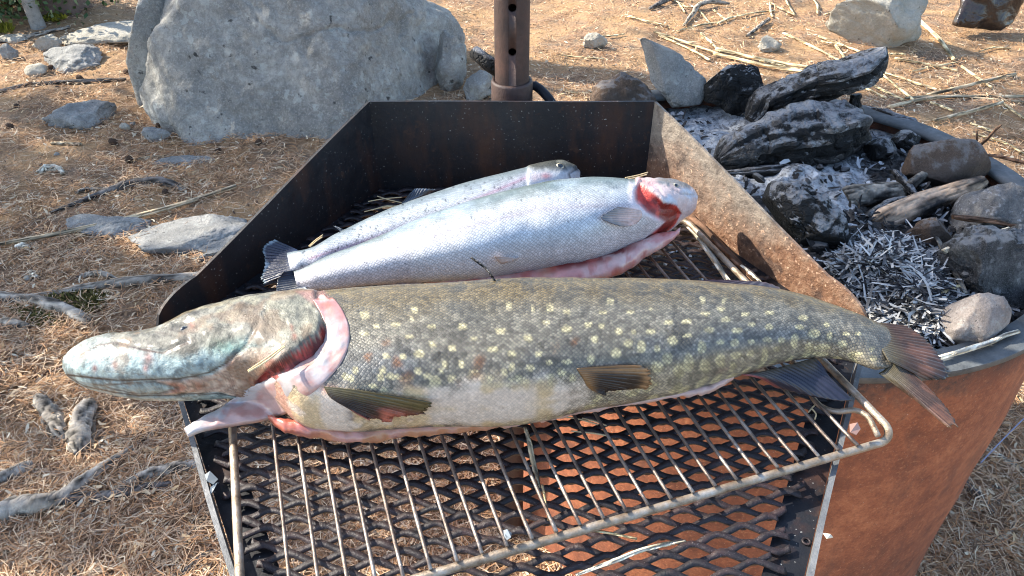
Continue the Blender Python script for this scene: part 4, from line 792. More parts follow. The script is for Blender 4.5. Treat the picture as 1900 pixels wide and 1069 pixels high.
fan('pectoral_fin', z5((1150,390),(1160,410),(1150,440),(1120,470)), z5((985,380),(930,405),(878,440),(930,465),(1000,480)), MAT['finmat'], tr1, T1, lift=(.002, .008), zt=.745, rays=11, paint=lambda i, s, st, n: lerp(lin((226, 196, 190)), lin((112, 112, 118)), np.clip(sm(.25, .95, s)*.9+.15*n, 0, 1))*(.75+.4*st)[:, None])
fan('pelvic_fin', z5((400,700),(430,720),(420,745)), z5((195,672),(240,712),(340,755)), MAT['finmat'], tr1, T1, lift=(.002, .008), zt=.745, rays=8, paint=lambda i, s, st, n: lerp(lin((236, 226, 220)), lin((206, 172, 150)), np.clip(s+.2*n, 0, 1))*(.85+.25*st)[:, None])
fan('anal_fin', z4((900,815),(1050,812),(1210,818)), z4((845,880),(950,888),(1100,880)), MAT['finmat'], tr1, None, .752, .742, rays=9, paint=pale)
fan('tail_fin', z4((395,770),(370,820),(375,880),(400,910)), z4((230,790),(190,850),(185,915),(200,960)), MAT['finmat'], tr1, None, .752, (.76, .738), rays=12, fray=.05, paint=lambda i, s, st, n: lerp(lin((90, 102, 118)), lin((26, 34, 50)), sm(.0, .35, s))*(.6+.8*st)[:, None])
def eye(name, px, py, r, tree, zf, parent, iris=(214, 206, 176)):
    p, nv = hit(tree, px, py, zf); U, Fs = ICO[4]; nv = nv+np.array([0, -.55, .2]); nv /= np.linalg.norm(nv); d = U@nv
    c = np.where((d > .8)[:, None], lin((8, 8, 10)), np.where((d > .76)[:, None], lin((120, 108, 80)), lin(iris)))
    return mk(name, p+U*r*np.array([1, 1, .8])-nv*r*.45, Fs, MAT['eye'], parent, True, c)
eye('eye', 1254, 344, .0046, T1, .75, tr1, (150, 146, 130))
eye('eye', 340, 610, .0046, PT, .75, pike, (70, 58, 38))

# ---------------- rear trout
t2 = [(536,470,506,.008,.735),(550,467,508,.012,.736),(570,463,506,.015,.737),(585,458,505,.018,.738),(620,438,494,.021,.74),(659,419,482,.025,.742),(716,393,470,.029,.745),(801,361,452,.034,.748),(886,334,436,.036,.75),(950,318,420,.037,.75),(975,312,410,.037,.75),(1000,306,398,.036,.75),(1020,302,388,.034,.75),(1040,300,378,.031,.75),(1058,306,364,.026,.749),(1070,313,350,.018,.748),(1076,322,340,.009,.748)]
TH2 = [(980, 290), (978, 330), (990, 420), (1120, 420), (1120, 280)]
def t2_disp(x, y, V): return .0006*fbm(V*16, 3, 101)+.0022*poly_mask(x, y, TH2, 5)-.002*np.exp(-(seg_dist(x, y, z5((700,180),(690,150),(745,120)))/2)**2)
def t2_paint(x, y, t, V):
    c, n1, n2, n3 = trout_base(x, y, t, V, 110, 0); c = lerp(c, lin((162, 176, 192)), .3); lat = [(575, 480), (700, 440), (850, 385), (975, 330)]
    c = lerp(c, lin((196, 130, 140)), .6*np.exp(-(seg_dist(x, y, lat)/2.2)**2)); c = lerp(c, lin((186, 166, 190)), .4*np.exp(-(seg_dist(x, y, lat)/8)**2))
    c = spots_on(x, y, c, [(560, 462, 640, 500), (620, 415, 720, 470), (720, 365, 830, 420), (830, 330, 975, 380)], 60, 9, (26, 34, 44), (.8, 1.8))
    hm = poly_mask(x, y, TH2, 1.5); hc = lerp(lin((124, 126, 118)), lin((206, 212, 218)), sm(306, 322, y)); hc = lerp(hc, lin((206, 110, 112)), .7*np.exp(-(((x-1013)/10)**2+((y-327)/6)**2))); hc = lerp(hc, lin((226, 196, 196)), .6*np.exp(-(((x-993)/10)**2+((y-330)/9)**2))); hc = lerp(hc, lin((60, 58, 58)), .7*np.exp(-(seg_dist(x, y, z5((700,185),(690,150),(745,115)))/1.8)**2))
    hc = lerp(hc, lin((176, 184, 192)), .4*np.exp(-(seg_dist(x, y, z5((430,115),(415,160),(425,215)))/3)**2)); hc = lerp(hc, lin((40, 44, 46)), .6*sm(.1, .4, n1)*sm(322, 312, y)); return lerp(c, hc, hm), 1-hm
tr2 = fish_obj('trout', loft(t2, 380, 90, 2.2, t2_disp, t2_paint), MAT['troutskin']); tag(tr2, 'smaller trout behind the front one, head whole with one eye showing', 'fish', 'silver trout in the grill tray')
T2 = bvh(tr2); eye('eye', 1039, 308, .0068, T2, .73, tr2, (206, 200, 176))
fan('tail_fin', z4((330,650),(290,690),(300,740),(320,780)), z4((165,575),(95,640),(110,730),(85,830),(105,870)), MAT['finmat'], tr2, None, .737, (.748, .722), rays=14, fray=.06, paint=lambda i, s, st, n: lerp(lerp(lin((70, 84, 112)), lin((22, 30, 52)), sm(.0, .3, s)), lin((150, 168, 176)), .8*sm(.88, 1, s+.1*n))*(.6+.8*st)[:, None])
fan('dorsal_fin', z4((1000,350),(1100,305),(1200,265)), z4((1060,275),(1100,245),(1225,250)), MAT['finmat'], tr2, None, .755, .762, rays=9, paint=fin_dark((80, 92, 108), (44, 52, 64)))
fan('adipose_fin', z4((600,520),(640,525),(660,530)), z4((560,490),(575,492),(600,505)), MAT['finmat'], tr2, None, .745, .748, rays=4, n=10, paint=fin_dark((80, 92, 108), (44, 52, 64)))
# ------------------------------------------------------------------ things in the fire ring
def outline_stone(name, poly, base, z, thick, mat, label, cat, lean=.35, seed=0, sub=5, rough=.07, edge=.62, flat=1.0, group=None, nfac=10, folds=0, cracks=0):
    """stone or char slab: traced outline set on a leaning plane at its own distance, with real thickness"""
    p0 = P(base[0], base[1], z); c = np.mean(np.array(poly, float), 0); poly = np.array(poly, float)
    def at(px, py):
        d = raydir(px, py); n = np.array([0, 1, -lean]); t = (n@(p0-[0, 0, CZ]))/(n@d); return np.array([0, 0, CZ])+d*t
    U, Fs = ICO[sub]; phi = np.arctan2(U[:, 2], U[:, 0]); rho = np.clip(np.hypot(U[:, 0], U[:, 2]), 0, 1)
    q = np.r_[poly, poly[:1]]; bd = np.concatenate([q[i]+(q[i+1]-q[i])*np.linspace(0, 1, 24, False)[:, None] for i in range(len(poly))])
    ang = np.arctan2(-(bd[:, 1]-c[1]), bd[:, 0]-c[0]); rad = np.hypot(*(bd-c).T); o = np.argsort(ang); ang, rad = ang[o], rad[o]
    R = np.interp(phi, np.r_[ang-2*math.pi, ang, ang+2*math.pi], np.r_[rad, rad, rad])
    rr = rho**edge; px = c[0]+np.cos(phi)*R*rr; py = c[1]-np.sin(phi)*R*rr
    V = np.array([at(a, b) for a, b in zip(px, py)]); nv = np.array([0, -1, lean]); nv /= np.linalg.norm(nv)
    nv = nv*flat; s = np.sign(-U[:, 1])*np.abs(U[:, 1])**.75
    S = np.abs(V-V.mean(0)).max(); V = V+nv*(s*thick)[:, None]
    dsp = rough*1.5*S*(fbm(V*2.5/S+seed, 5, seed)+.3*np.abs(fbm(V*9/S+seed, 3, seed+3))); dsp -= cracks*S*sm(.10, .0, np.abs(fbm(V*3.2/S+seed, 3, seed+6))); N = V-V.mean(0); N /= np.linalg.norm(N, axis=1)[:, None]
    V = V+N*dsp[:, None]; c0 = V.mean(0); V = c0+facet((V-c0)/S, seed, nfac, .62, .95)*S
    if folds: V = V+nv*(S*folds*(rho*np.sin(phi*4+3*fbm(V*4, 2, 3))+.5*np.abs(fbm(V*7, 3, 9))))[:, None]
    cen = V.mean(0); o = mk(name, V-cen, Fs, mat); o.location = cen; return tag(o, label, cat, group)
def log(name, pts, mat, label, cat='log', k=36, n=90, gs=4.0, rough=.18, squash=.8, seed=0, parent=None, fq=9, cracks=0.0):
    """pts: (px, py, z, radius in pixels)"""
    p3 = np.array([P(a, b, z) for a, b, z, r in pts]); zc = np.array([q[1]*CT-(q[2]-CZ)*ST for q in p3]); rd = np.array([r for *_, r in pts])/F*zc
    s = np.r_[0, np.cumsum(np.linalg.norm(np.diff(p3, axis=0), axis=1))]; t = np.linspace(0, s[-1], n); c = herm(s, p3, t); r = herm(s, rd, t)
    V, Fs = tube_arr(c, np.maximum(r, .0012), k, 0, squash); ctr = np.repeat(c, k, 0); d = V-ctr; rm = rd.max()
    q = V/rm*np.array([1, 1, 1]); dsp = 1+rough*fbm(V*fq/ .05*.05+seed, 5, seed)*1.0+rough*.5*fbm(V*fq*4+seed, 3, seed+2)
    if cracks: dsp -= cracks*sm(.10, .0, np.abs(fbm(V*fq*2.2+seed*2, 2, seed+5)))
    dsp += .26*np.minimum(1, rough*6)*grain_d(n, k, seed, gs)
    V = ctr+d*dsp[:, None]; cen = V.mean(0); o = mk(name, V-cen, Fs, mat, parent); o.location = cen; grain(o, n, k, seed, gs)
    return tag(o, label, cat) if label else o
R_ = outline_stone
R_('rock', [(1080,195),(1108,166),(1150,140),(1176,136),(1202,160),(1232,190),(1240,222),(1100,222)], (1150, 205), .46, .05, MAT['rock_brown'], 'rough dark tan-faced rock at the back of the fire ring', 'rock', .3, 1, rough=.07)
R_('standing_stone', [(1184,72),(1206,62),(1240,84),(1288,124),(1308,150),(1309,182),(1290,216),(1262,219),(1236,182),(1207,152),(1199,112)], (1270, 216), .46, .018, MAT['rock'], 'flat grey lichen-spotted stone leaning upright at the back of the fire', 'stone', .5, 2, rough=.05, edge=.42, nfac=3)
R_('charred_slab', [(1310,150),(1318,128),(1345,121),(1392,119),(1424,134),(1432,158),(1425,190),(1390,205),(1345,205),(1315,185)], (1370, 205), .48, .03, MAT['char'], 'black charred slab of bark standing behind the white ash', 'charred wood', .4, 3, rough=.09, edge=.5, sub=6, cracks=.07)
log('charred_log', [(1332,300,.485,12),(1352,292,.49,34),(1400,272,.505,50),(1460,258,.52,62),(1530,245,.53,62),(1570,232,.53,50),(1592,222,.53,22)], MAT['char'], 'thick cracked black log lying across the middle of the fire', seed=3, cracks=.12, rough=.12, n=130, k=56, gs=2.5)
log('burnt_log', [(1395,225,.50,14),(1425,190,.54,34),(1480,165,.575,40),(1540,150,.60,44),(1585,133,.62,42),(1618,110,.645,24),(1638,93,.66,9),(1643,88,.665,3)], MAT['char'], 'ragged burnt log tip rising to a point towards the cream rock', seed=5, cracks=.12, rough=.16, squash=.6, n=130, k=48, gs=2.5)
log('burnt_stub', [(1588,175,.56,10),(1586,205,.52,12),(1584,228,.49,9)], MAT['char'], 'short burnt stub standing under the raised log tip', 'charred wood', seed=8, n=40)
log('burnt_log', [(1345,322,.475,6),(1420,318,.48,11),(1510,300,.485,12),(1580,272,.49,10),(1605,262,.49,5)], MAT['char'], 'thin ash-streaked black log in front of the thick cracked log', seed=9, rough=.25)
log('burnt_branch', [(1590,200,.485,8),(1630,212,.49,12),(1680,228,.49,12),(1712,240,.485,6)], MAT['char'], 'black branch end lying against the far rim of the ring', 'charred wood', seed=10)
R_('charcoal_block', [(1402,365),(1428,345),(1470,344),(1522,374),(1560,408),(1573,440),(1552,466),(1510,482),(1470,452),(1430,410)], (1500, 470), .475, .05, MAT['char'], 'big cracked charcoal block beside the rusty tray wall', 'charcoal', 1.2, 7, rough=.07, edge=.5, sub=6, cracks=.09)
R_('flat_stone', [(1650,302),(1660,280),(1702,265),(1760,255),(1800,262),(1830,285),(1839,312),(1825,336),(1790,347),(1720,347),(1680,341),(1655,326)], (1745, 345), .475, .035, MAT['rock_brown'], 'rounded flat brown stone resting near the far right rim', 'stone', .9, 8, rough=.025, edge=.5)
R_('rock', [(1790,365),(1815,348),(1850,345),(1910,362),(1935,400),(1920,445),(1850,432),(1780,424),(1762,446),(1772,400)], (1830, 440), .46, .06, MAT['rock_ash'], 'ash-dusted grey rock under the reddish stick at right', 'rock', .8, 9, rough=.06, edge=.5)
R_('rock', [(1752,470),(1790,432),(1850,430),(1915,420),(1950,500),(1930,592),(1870,578),(1822,552),(1782,522)], (1840, 560), .455, .07, MAT['rock_soot'], 'large dark grey cracked rock at the right side of the ring', 'rock', 1.0, 10, sub=6, rough=.09, edge=.45, cracks=.05)
R_('rock', [(1748,562),(1790,540),(1840,545),(1856,580),(1855,622),(1822,642),(1770,647),(1740,632),(1735,592)], (1790, 645), .465, .05, MAT['rock_pink'], 'small pale pinkish rock by the near rim of the ring', 'rock', .8, 11, rough=.05, edge=.5)
R_('rock', [(1676,438),(1714,410),(1740,401),(1756,415),(1762,442),(1740,462),(1690,458)], (1720, 460), .465, .035, MAT['rock_brown'], 'small brown angular stone behind the heap of burnt shreds', 'rock', .7, 12, rough=.06)
R_('ember_lump', [(1655,245),(1680,240),(1705,256),(1700,275),(1670,280),(1650,268)], (1680, 278), .47, .03, MAT['char'], 'small black coal lump left above the flat brown stone', 'charcoal', .6, 13)
R_('ember_lump', [(1600,268),(1625,258),(1660,262),(1668,285),(1640,300),(1605,296)], (1635, 298), .465, .03, MAT['char'], 'blue-grey coal lump touching the left end of the flat brown stone', 'charcoal', .6, 14)
R_('ember_lump', [(1700,345),(1718,336),(1725,350),(1712,362),(1696,362)], (1710, 360), .48, .015, MAT['char'], 'tiny square coal lump in front of the flat brown stone', 'charcoal', .6, 15, sub=3)
log('half_burnt_log', [(1618,420,.475,16),(1640,408,.478,25),(1690,388,.485,27),(1740,368,.49,25),(1790,350,.495,20),(1822,336,.497,12)], MAT['halfburnt'], 'half burnt brown stick of firewood below the flat brown stone', 'firewood', seed=12, rough=.045, n=110)
log('scorched_stub', [(1564,369,.48,19),(1580,366,.48,24),(1630,360,.48,24),(1678,352,.48,17)], MAT['driftwood'], 'grey scorched wood stub left of the half burnt firewood', 'firewood', seed=13, rough=.06, n=70)
log('charred_branch', [(1600,415,.485,8),(1625,392,.49,9),(1660,374,.495,8),(1700,368,.495,6)], MAT['char'], 'bent charred branch between stub and firewood', 'charred wood', seed=14, n=40, k=14)
log('charred_branch', [(1660,318,.50,6),(1675,335,.50,9),(1690,352,.495,8),(1700,362,.49,5)], MAT['char'], 'short black branch leaning on the left end of the flat brown stone', 'charred wood', seed=15, n=30, k=14)
log('charred_branch', [(1688,345,.50,9),(1705,330,.505,9),(1722,316,.51,6),(1738,305,.515,3)], MAT['driftwood'], 'grey forked twig leaning up on the flat brown stone', 'twig', seed=16, n=30, k=14)
log('red_stick', [(1768,402,.545,6),(1800,406,.54,7),(1850,412,.535,6),(1880,420,.53,5),(1915,428,.53,5)], MAT['twig'], 'scorched stick with reddish end lying over the ash-dusted rock', 'stick', seed=17, n=40, k=12, rough=.08)
log('reed', [(1752,466,.53,6),(1800,448,.535,6),(1850,432,.54,5),(1872,424,.54,4)], MAT['cream'], 'pale split reed propped on the large dark grey cracked rock', 'reed', seed=18, n=30, k=10, rough=.05)
log('reed', [(1738,665,.508,5),(1790,650,.508,5.5),(1840,634,.508,5),(1866,622,.508,4.5),(1890,615,.508,4)], MAT['cream'], 'pale reed lying on the near rim of the fire ring', 'reed', seed=19, n=30, k=10, rough=.05)
log('twig', [(1818,287,.50,3),(1850,290,.50,4),(1880,297,.50,4),(1915,306,.5,4)], MAT['twig'], 'thin brown twig crossing the far right rim', 'twig', seed=20, n=30, k=8, rough=.06)
log('twig', [(1816,272,.50,3),(1832,258,.52,3),(1848,240,.545,2.5),(1858,232,.555,1.5)], MAT['twig'], 'small reddish twig sticking up behind the flat brown stone', 'twig', seed=21, n=24, k=8, rough=.06)
log('twig', [(1812,265,.50,2),(1813,252,.52,2),(1812,243,.53,1.5)], MAT['twig'], 'tiny upright dark twig left of the reddish one', 'twig', seed=22, n=14, k=8, rough=.06)
log('splinter', [(1738,440,.50,4),(1760,480,.50,7),(1785,530,.495,6),(1792,545,.49,5)], MAT['driftwood'], 'grey burnt splinter lying down the right side of the shred heap', 'splinter', seed=23, n=30, k=8, rough=.06, squash=.4)
log('stick', [(1700,560,.505,3),(1735,548,.50,5),(1780,530,.50,3)], MAT['straw'], 'short straw stalk over the shred heap', 'straw', seed=24, n=20, k=8, rough=.05)
for i, (p, lb) in enumerate([([(1718,500,.50,5),(1728,520,.495,6),(1730,545,.49,5),(1722,560,.485,4)], 'curled black strip at the right of the shred heap'), ([(1730,580,.495,4),(1742,600,.49,6),(1748,625,.488,5),(1740,645,.486,3)], 'curled black strip hanging in front of the pinkish rock'), ([(1560,470,.49,4),(1585,445,.49,6),(1610,430,.49,5)], 'dark curled scrap left above the shred heap')]):
    log('burnt_strip', p, MAT['char'], lb, 'burnt strip', seed=30+i, n=30, k=10, rough=.1, squash=.5)
r = np.random.default_rng(77); protos = []
for i in range(52):
    a, b = r.uniform(1290, 1880), r.uniform(225, 520); q = BP(a, b); s = r.uniform(.008, .02)
    if np.hypot(q[0]-RC[0], q[1]-RC[1]) > RR-.075 or P(a, b, .47)[0] < .43: continue
    if len(protos) < 5:
        o = rock('charcoal_lump', (0, 0, 0), (1, .8, .65), MAT['char'] if len(protos) != 3 else MAT['rock_ash'], '', 'charcoal', seed=500+i, sub=3, rough=.18); protos.append(o)
    else: o = protos[i % 5].copy(); COL.objects.link(o)
    o.location = (q[0], q[1], q[2]+s*.35); o.scale = (s*r.uniform(.9, 1.6), s, s); o.rotation_euler = (r.uniform(-.4, .4), r.uniform(-.4, .4), r.uniform(0, 6))
    tag(o, 'small lump of charcoal lying in the ash between logs and stones', 'charcoal', 'charcoal lumps in the fire bed')
# loose char, ash flakes and the heap of burnt shreds
r = np.random.default_rng(12); n = 5200; px = r.uniform(1230, 2000, n); py = r.uniform(140, 690, n); 
q = BPA(px, py); am = np.zeros(n)
for cx, cy, ax, ay in ((1335,245,75,80), (1400,330,95,36), (1530,345,88,52), (1660,240,95,45)): am = np.maximum(am, sm(1.15, .8, np.hypot((px-cx)/ax, (py-cy)/ay)))
k = (r.uniform(0, 1, n) > am*.72) & (np.hypot(q[:, 0]-RC[0], q[:, 1]-RC[1]) < RR-.06); q = q[k]
V, Fq = strips(None, None, .022, .009, .012, .5, curve=.12, seed=13, on=(q[:, 0], q[:, 1], bed_z(q[:, 0], q[:, 1]))); tag(mk('char_bits', V, Fq, MAT['charbit'], smooth=False), 'small flakes of charcoal and ash scattered over the fire bed', 'char', kind='stuff')
HEAP = [(1540,490),(1575,455),(1640,440),(1700,435),(1765,470),(1790,560),(1745,612),(1700,648),(1640,612),(1590,575)]
px = r.uniform(1520, 1800, 8000); py = r.uniform(420, 665, 8000); k = (poly_mask(px, py, HEAP, 14) > r.uniform(0, 1, 8000)); px, py = px[k], py[k]
q = BPA(px, py, .015); dd = seg_dist(px, py, HEAP+HEAP[:1]); hz = .035*np.clip(dd/60, 0, 1)
V, Fq = strips(None, None, .052, .0050, .012, .2, curve=.12, seed=15, on=(q[:, 0], q[:, 1], bed_z(q[:, 0], q[:, 1])+hz)); tag(mk('burnt_shreds', V, Fq, MAT['shred'], smooth=False), 'heap of burnt grey needle and bark shreds by the tray', 'burnt shreds', kind='stuff')

# ------------------------------------------------------------------ roots, sticks and reeds on the ground
def gtube(name, pts, mat, label, cat, group=None, k=14, n=60, rough=.12, seed=0, h=.35, squash=.85, parent=None):
    """pts: (px, py, radius in pixels) lying on the ground"""
    p3, rd = [], []
    for a, b, rpx in pts:
        q = GP(a, b); zc = q[1]*CT-(q[2]-CZ)*ST; rr = rpx/F*zc; q[2] += rr*h+.004; p3.append(q); rd.append(rr)
    p3 = np.array(p3); s = np.r_[0, np.cumsum(np.linalg.norm(np.diff(p3, axis=0), axis=1))]; t = np.linspace(0, s[-1], n); c = herm(s, p3, t); r = herm(s, np.array(rd), t)
    V, Fs = tube_arr(c, r, k, 0, squash); ctr = np.repeat(c, k, 0); dsp = 1+rough*fbm(V*22+seed, 4, seed)+rough*.6*fbm(V*70+seed, 3, seed+4)+rough*1.2*grain_d(n, k, seed, 8); V = ctr+(V-ctr)*dsp[:, None]
    cen = V.mean(0); o = mk(name, V-cen, Fs, mat); o.location = cen; grain(o, n, k, seed, 8)
    return tag(o, label, cat, group) if label else o
G_ = gtube
G_('tree_root', [(92,397,2),(130,384,4),(170,370,6),(215,354,8),(255,343,9),(300,340,9),(325,347,7),(345,356,4)], MAT['root_dark'], 'dark arched root above the grey slab, left of the tray', 'root', seed=1)
G_('tree_root', [(140,360,3),(165,354,5),(190,353,4),(215,352,2)], MAT['root'], 'short pale root piece beside the dark arched root', 'root', seed=2)
G_('tree_root', [(30,556,4),(110,547,7),(170,536,9),(240,528,11),(300,523,11),(350,519,10),(400,512,9)], MAT['root'], 'long grey root running towards the tray wall past the moss', 'root', seed=3)
G_('tree_root', [(105,532,2),(145,517,4),(182,510,6),(205,516,5),(222,522,2)], MAT['root'], 'thin pale root looping above the long grey root', 'root', seed=4)
G_('tree_root', [(-30,553,9),(30,557,10),(70,561,11),(110,574,13),(140,588,12),(168,604,7)], MAT['root'], 'smooth pale root diving into the ground by the moss', 'root', seed=5)
G_('tree_root', [(-30,606,9),(20,604,10),(55,610,7)], MAT['root'], 'grey root stub at the far left edge below the pale root', 'root', seed=6)
G_('tree_root', [(-30,966,22),(30,949,21),(80,938,19),(120,926,15),(155,898,12),(200,866,10),(250,836,8)], MAT['root'], 'big grey forked root in the lower left corner', 'root', seed=7)
G_('tree_root', [(110,928,12),(170,925,13),(230,918,12),(290,906,11),(325,900,6)], MAT['root_dark'], 'dark half buried branch of the big forked root', 'root', seed=8, h=.0)
G_('tree_root', [(-30,910,13),(10,893,15),(40,876,13),(62,864,8)], MAT['root'], 'stout grey root end above the big forked root', 'root', seed=9)
G_('tree_root', [(225,905,7),(280,884,11),(330,872,12),(380,862,10)], MAT['root'], 'knobbly pale root running under the tray edge', 'root', seed=10)
G_('stick', [(238,842,6),(285,805,6),(338,766,5)], MAT['stick'], 'straight tan stick leading up to the tray corner', 'stick', seed=11, rough=.05)
G_('stick', [(330,1012,5),(362,985,6),(400,945,6)], MAT['stick'], 'tan stick slanting beside the lower left tray edge', 'stick', seed=12, rough=.05)
G_('stick', [(335,1075,8),(365,1048,8),(398,1022,6)], MAT['root_dark'], 'dark thick stick at the bottom beside the tray', 'stick', seed=13, rough=.08)
G_('reed', [(-20,464,4),(120,440,5),(250,412,5.5),(330,390,5),(440,352,4)], MAT['straw_dim'], 'long brown reed lying across the grey slab', 'reed', seed=14, rough=.04, h=1.6)
G_('stick', [(20,651,2.5),(50,660,3.5),(80,669,3)], MAT['cream'], 'short white stick left of the pike snout', 'stick', seed=15, rough=.05)
G_('stick', [(50,706,2),(90,694,3),(122,680,2.5)], MAT['twig'], 'thin dark twig just left of the pike mouth', 'twig', seed=16, rough=.05)
G_('stick', [(376,262,4),(377,250,4),(378,240,3.5)], MAT['cream'], 'small pale peg of wood at the foot of the boulder', 'stick', seed=17, rough=.05, n=20)
G_('stick', [(80,222,2.5),(115,226,3),(150,228,2)], MAT['cream'], 'white sliver of wood left of the block stone', 'splinter', seed=18, n=20)
G_('stick', [(95,268,3),(125,269,4),(152,270,3)], MAT['straw_dim'], 'pale sliver of wood under the block stone', 'splinter', seed=19, n=20)
G_('stick', [(255,298,2),(280,294,3),(305,292,2)], MAT['straw_dim'], 'thin grey sliver above the thin flat stone', 'splinter', seed=20, n=20)
G_('bark_curl', [(72,324,5),(88,316,8),(108,317,7),(118,325,4)], MAT['cream'], 'curled whitish bark scrap above the dark arched root', 'bark', seed=21, n=24, rough=.2)
G_('bark_curl', [(56,505,4),(64,512,6),(70,520,5)], MAT['cream'], 'white curled shell-like scrap left of the thin pale root', 'bark', seed=22, n=20, rough=.2)
G_('bark_curl', [(30,463,5),(45,459,6),(58,464,4)], MAT['cream'], 'white bark scrap beside the end of the long brown reed', 'bark', seed=23, n=20, rough=.2)
G_('wood_chunk', [(70,738,7),(82,752,15),(100,782,17),(116,808,14),(124,818,6)], MAT['root'], 'weathered grey wood chunk below the pike snout, left of two', 'wood', seed=24, rough=.13, n=60, k=22)
G_('wood_chunk', [(168,748,8),(164,765,19),(157,800,22),(152,832,20),(150,846,9)], MAT['root'], 'thicker weathered wood chunk below the pike snout, right of two', 'wood', seed=25, rough=.13, n=60, k=22)
G_('stick', [(1800,818,4),(1850,848,5.5),(1915,886,5)], MAT['cream'], 'pale reed on the ground right of the rusty ring', 'reed', seed=26, rough=.04)
G_('stick', [(1862,722,5),(1885,742,6),(1915,765,5)], MAT['straw'], 'straw coloured reed just beside the ring at the right edge', 'reed', seed=27, rough=.04)
G_('stick', [(1775,885,6),(1808,918,8),(1840,955,6)], MAT['root_dark'], 'dark stick on the ground right of the ring wall', 'stick', seed=28)
G_('stick', [(1780,1010,6),(1820,1008,8),(1868,999,4)], MAT['cream'], 'white wood splinter in the lower right corner', 'splinter', seed=29, squash=.4)
h = H('blue_thread'); MAT['thread'] = h.out((.2, .21, .3), .5)
G_('thread', [(1812,872,1.2),(1850,832,1.2),(1890,792,1.2),(1920,765,1.2)], MAT['thread'], 'thin bluish thread lying over the ground by the ring', 'thread', seed=30, rough=0, h=14)
r = np.random.default_rng(31)
for i in range(9):
    a, b = r.uniform(1760, 1890), r.uniform(900, 1060); t = r.uniform(0, 3.1); l = r.uniform(10, 26)
    if a < 1690+(1069-b)*.52+14: a += 60
    G_('wood_bit', [(a-l*math.cos(t), b-l*math.sin(t)*.6, 2.5), (a, b, 4), (a+l*math.cos(t), b+l*math.sin(t)*.6, 2)], MAT['root'] if i % 2 else MAT['straw_dim'], 'small grey wood bit among the needles right of the ring', 'wood', 'wood bits right of the ring', seed=60+i, n=14, k=8)
z6 = lambda x, y: (1160+x/2.5676, y/2.5676)
STRAWS = [[(140,165),(290,215),(430,265)],[(430,250),(650,300),(910,345)],[(420,270),(650,325),(880,365)],[(750,170),(890,235),(1025,305)],[(360,170),(450,260)],[(920,185),(1115,260)],[(1200,350),(1370,490)],[(1230,360),(1480,440)],[(1110,420),(1240,480)],[(1160,410),(1320,490)],[(1360,80),(1500,215),(1560,300)],[(1600,330),(1740,430)],[(1280,290),(1440,320),(1580,350)],[(1330,480),(1500,470),(1900,500)],[(1250,525),(1480,480),(1900,476)],[(1460,592),(1620,552),(1790,505)],[(1430,470),(1640,420),(1850,370)],[(1800,510),(1900,582)],[(160,180),(330,260),(400,300)],[(700,330),(900,352)],[(1250,270),(1330,272)],[(1000,230),(1080,340)],[(1380,640),(1560,700),(1640,760)],[(1650,650),(1820,700),(1910,760)],[(930,210),(1040,232)],[(640,300),(760,330)],[(1640,600),(1750,640)],[(1450,500),(1560,540)]]
SL = {0: 'pale straw lying behind the top of the leaning flat stone', 1: 'long straw, upper of two side by side behind the charred slab', 2: 'long straw, lower of two side by side behind the charred slab', 3: 'thick straw slanting towards the burnt log tip left of the cream rock', 10: 'long straw curving down from the right side of the cream rock', 14: 'grey straw running level to the right edge just beyond the rim', 15: 'dull straw rising rightwards just beyond the far rim', 16: 'thin dull straw rising to the right edge above the dull thick one', 17: 'short straw at the right picture edge beyond the far rim', 20: 'short straw lying level right of the burnt log tip', 6: 'straw slanting down right from the burnt log tip, steeper of two', 7: 'straw slanting down right from the burnt log tip, flatter of two'}
for i, l in enumerate(STRAWS):
    G_('straw', [(*z6(a, b), (3.6 if i in (1, 2, 10, 14, 15, 16) else 2.6)) for a, b in l], MAT['straw'] if i not in (13, 14, 15, 16) else MAT['straw_dim'], SL.get(i, 'dry reed straw strewn over the ground beyond the fire ring'), 'straw', 'dry straws beyond the fire ring', seed=100+i, n=24, k=8, rough=.06, h=1.5)
r = np.random.default_rng(8)
for i in range(26):
    a, b = r.uniform(1010, 1890), r.uniform(8, 240); t = r.normal(.3, .5); l = r.uniform(15, 55)
    if poly_mask(np.array([a]), np.array([b]), [(1180,60),(1660,60),(1900,330),(1900,700),(1180,700)], 1)[0] > .5: b = r.uniform(5, 60)
    G_('straw', [(a-l*math.cos(t), b-l*math.sin(t)*.5, 1.6), (a+r.normal(0, 3), b+r.normal(0, 2), 2), (a+l*math.cos(t), b+l*math.sin(t)*.5, 1.5)], MAT['straw'], 'dry reed straw strewn over the ground beyond the fire ring', 'straw', 'dry straws beyond the fire ring', seed=140+i, n=14, k=8, rough=.06, h=1.5)
G_('twig', [(1268,52,2.5),(1285,32,4),(1298,17,5),(1325,12,5),(1352,13,3)], MAT['root'], 'crooked grey twig on sunlit ground right of the pole', 'twig', seed=50, h=1.5)
G_('twig', [(1385,72,3),(1405,58,4),(1425,43,4)], MAT['root'], 'short grey twig between crooked twig and cream rock', 'twig', seed=51, h=1.5)
G_('twig', [(1205,20,3),(1228,10,5),(1250,0,6)], MAT['root_dark'], 'dark root piece at the top edge right of the pole', 'root', seed=52, h=1)
G_('tree_root', [(-20,82,5),(40,74,5),(90,62,4),(130,52,3)], MAT['root'], 'long pale root crossing the sunlit upper left ground', 'root', seed=53)
G_('tree_root', [(0,172,4),(60,160,5),(120,156,5),(180,152,4),(235,150,3)], MAT['root_dark'], 'low dark root left of the boulder in the tree shade', 'root', seed=54)
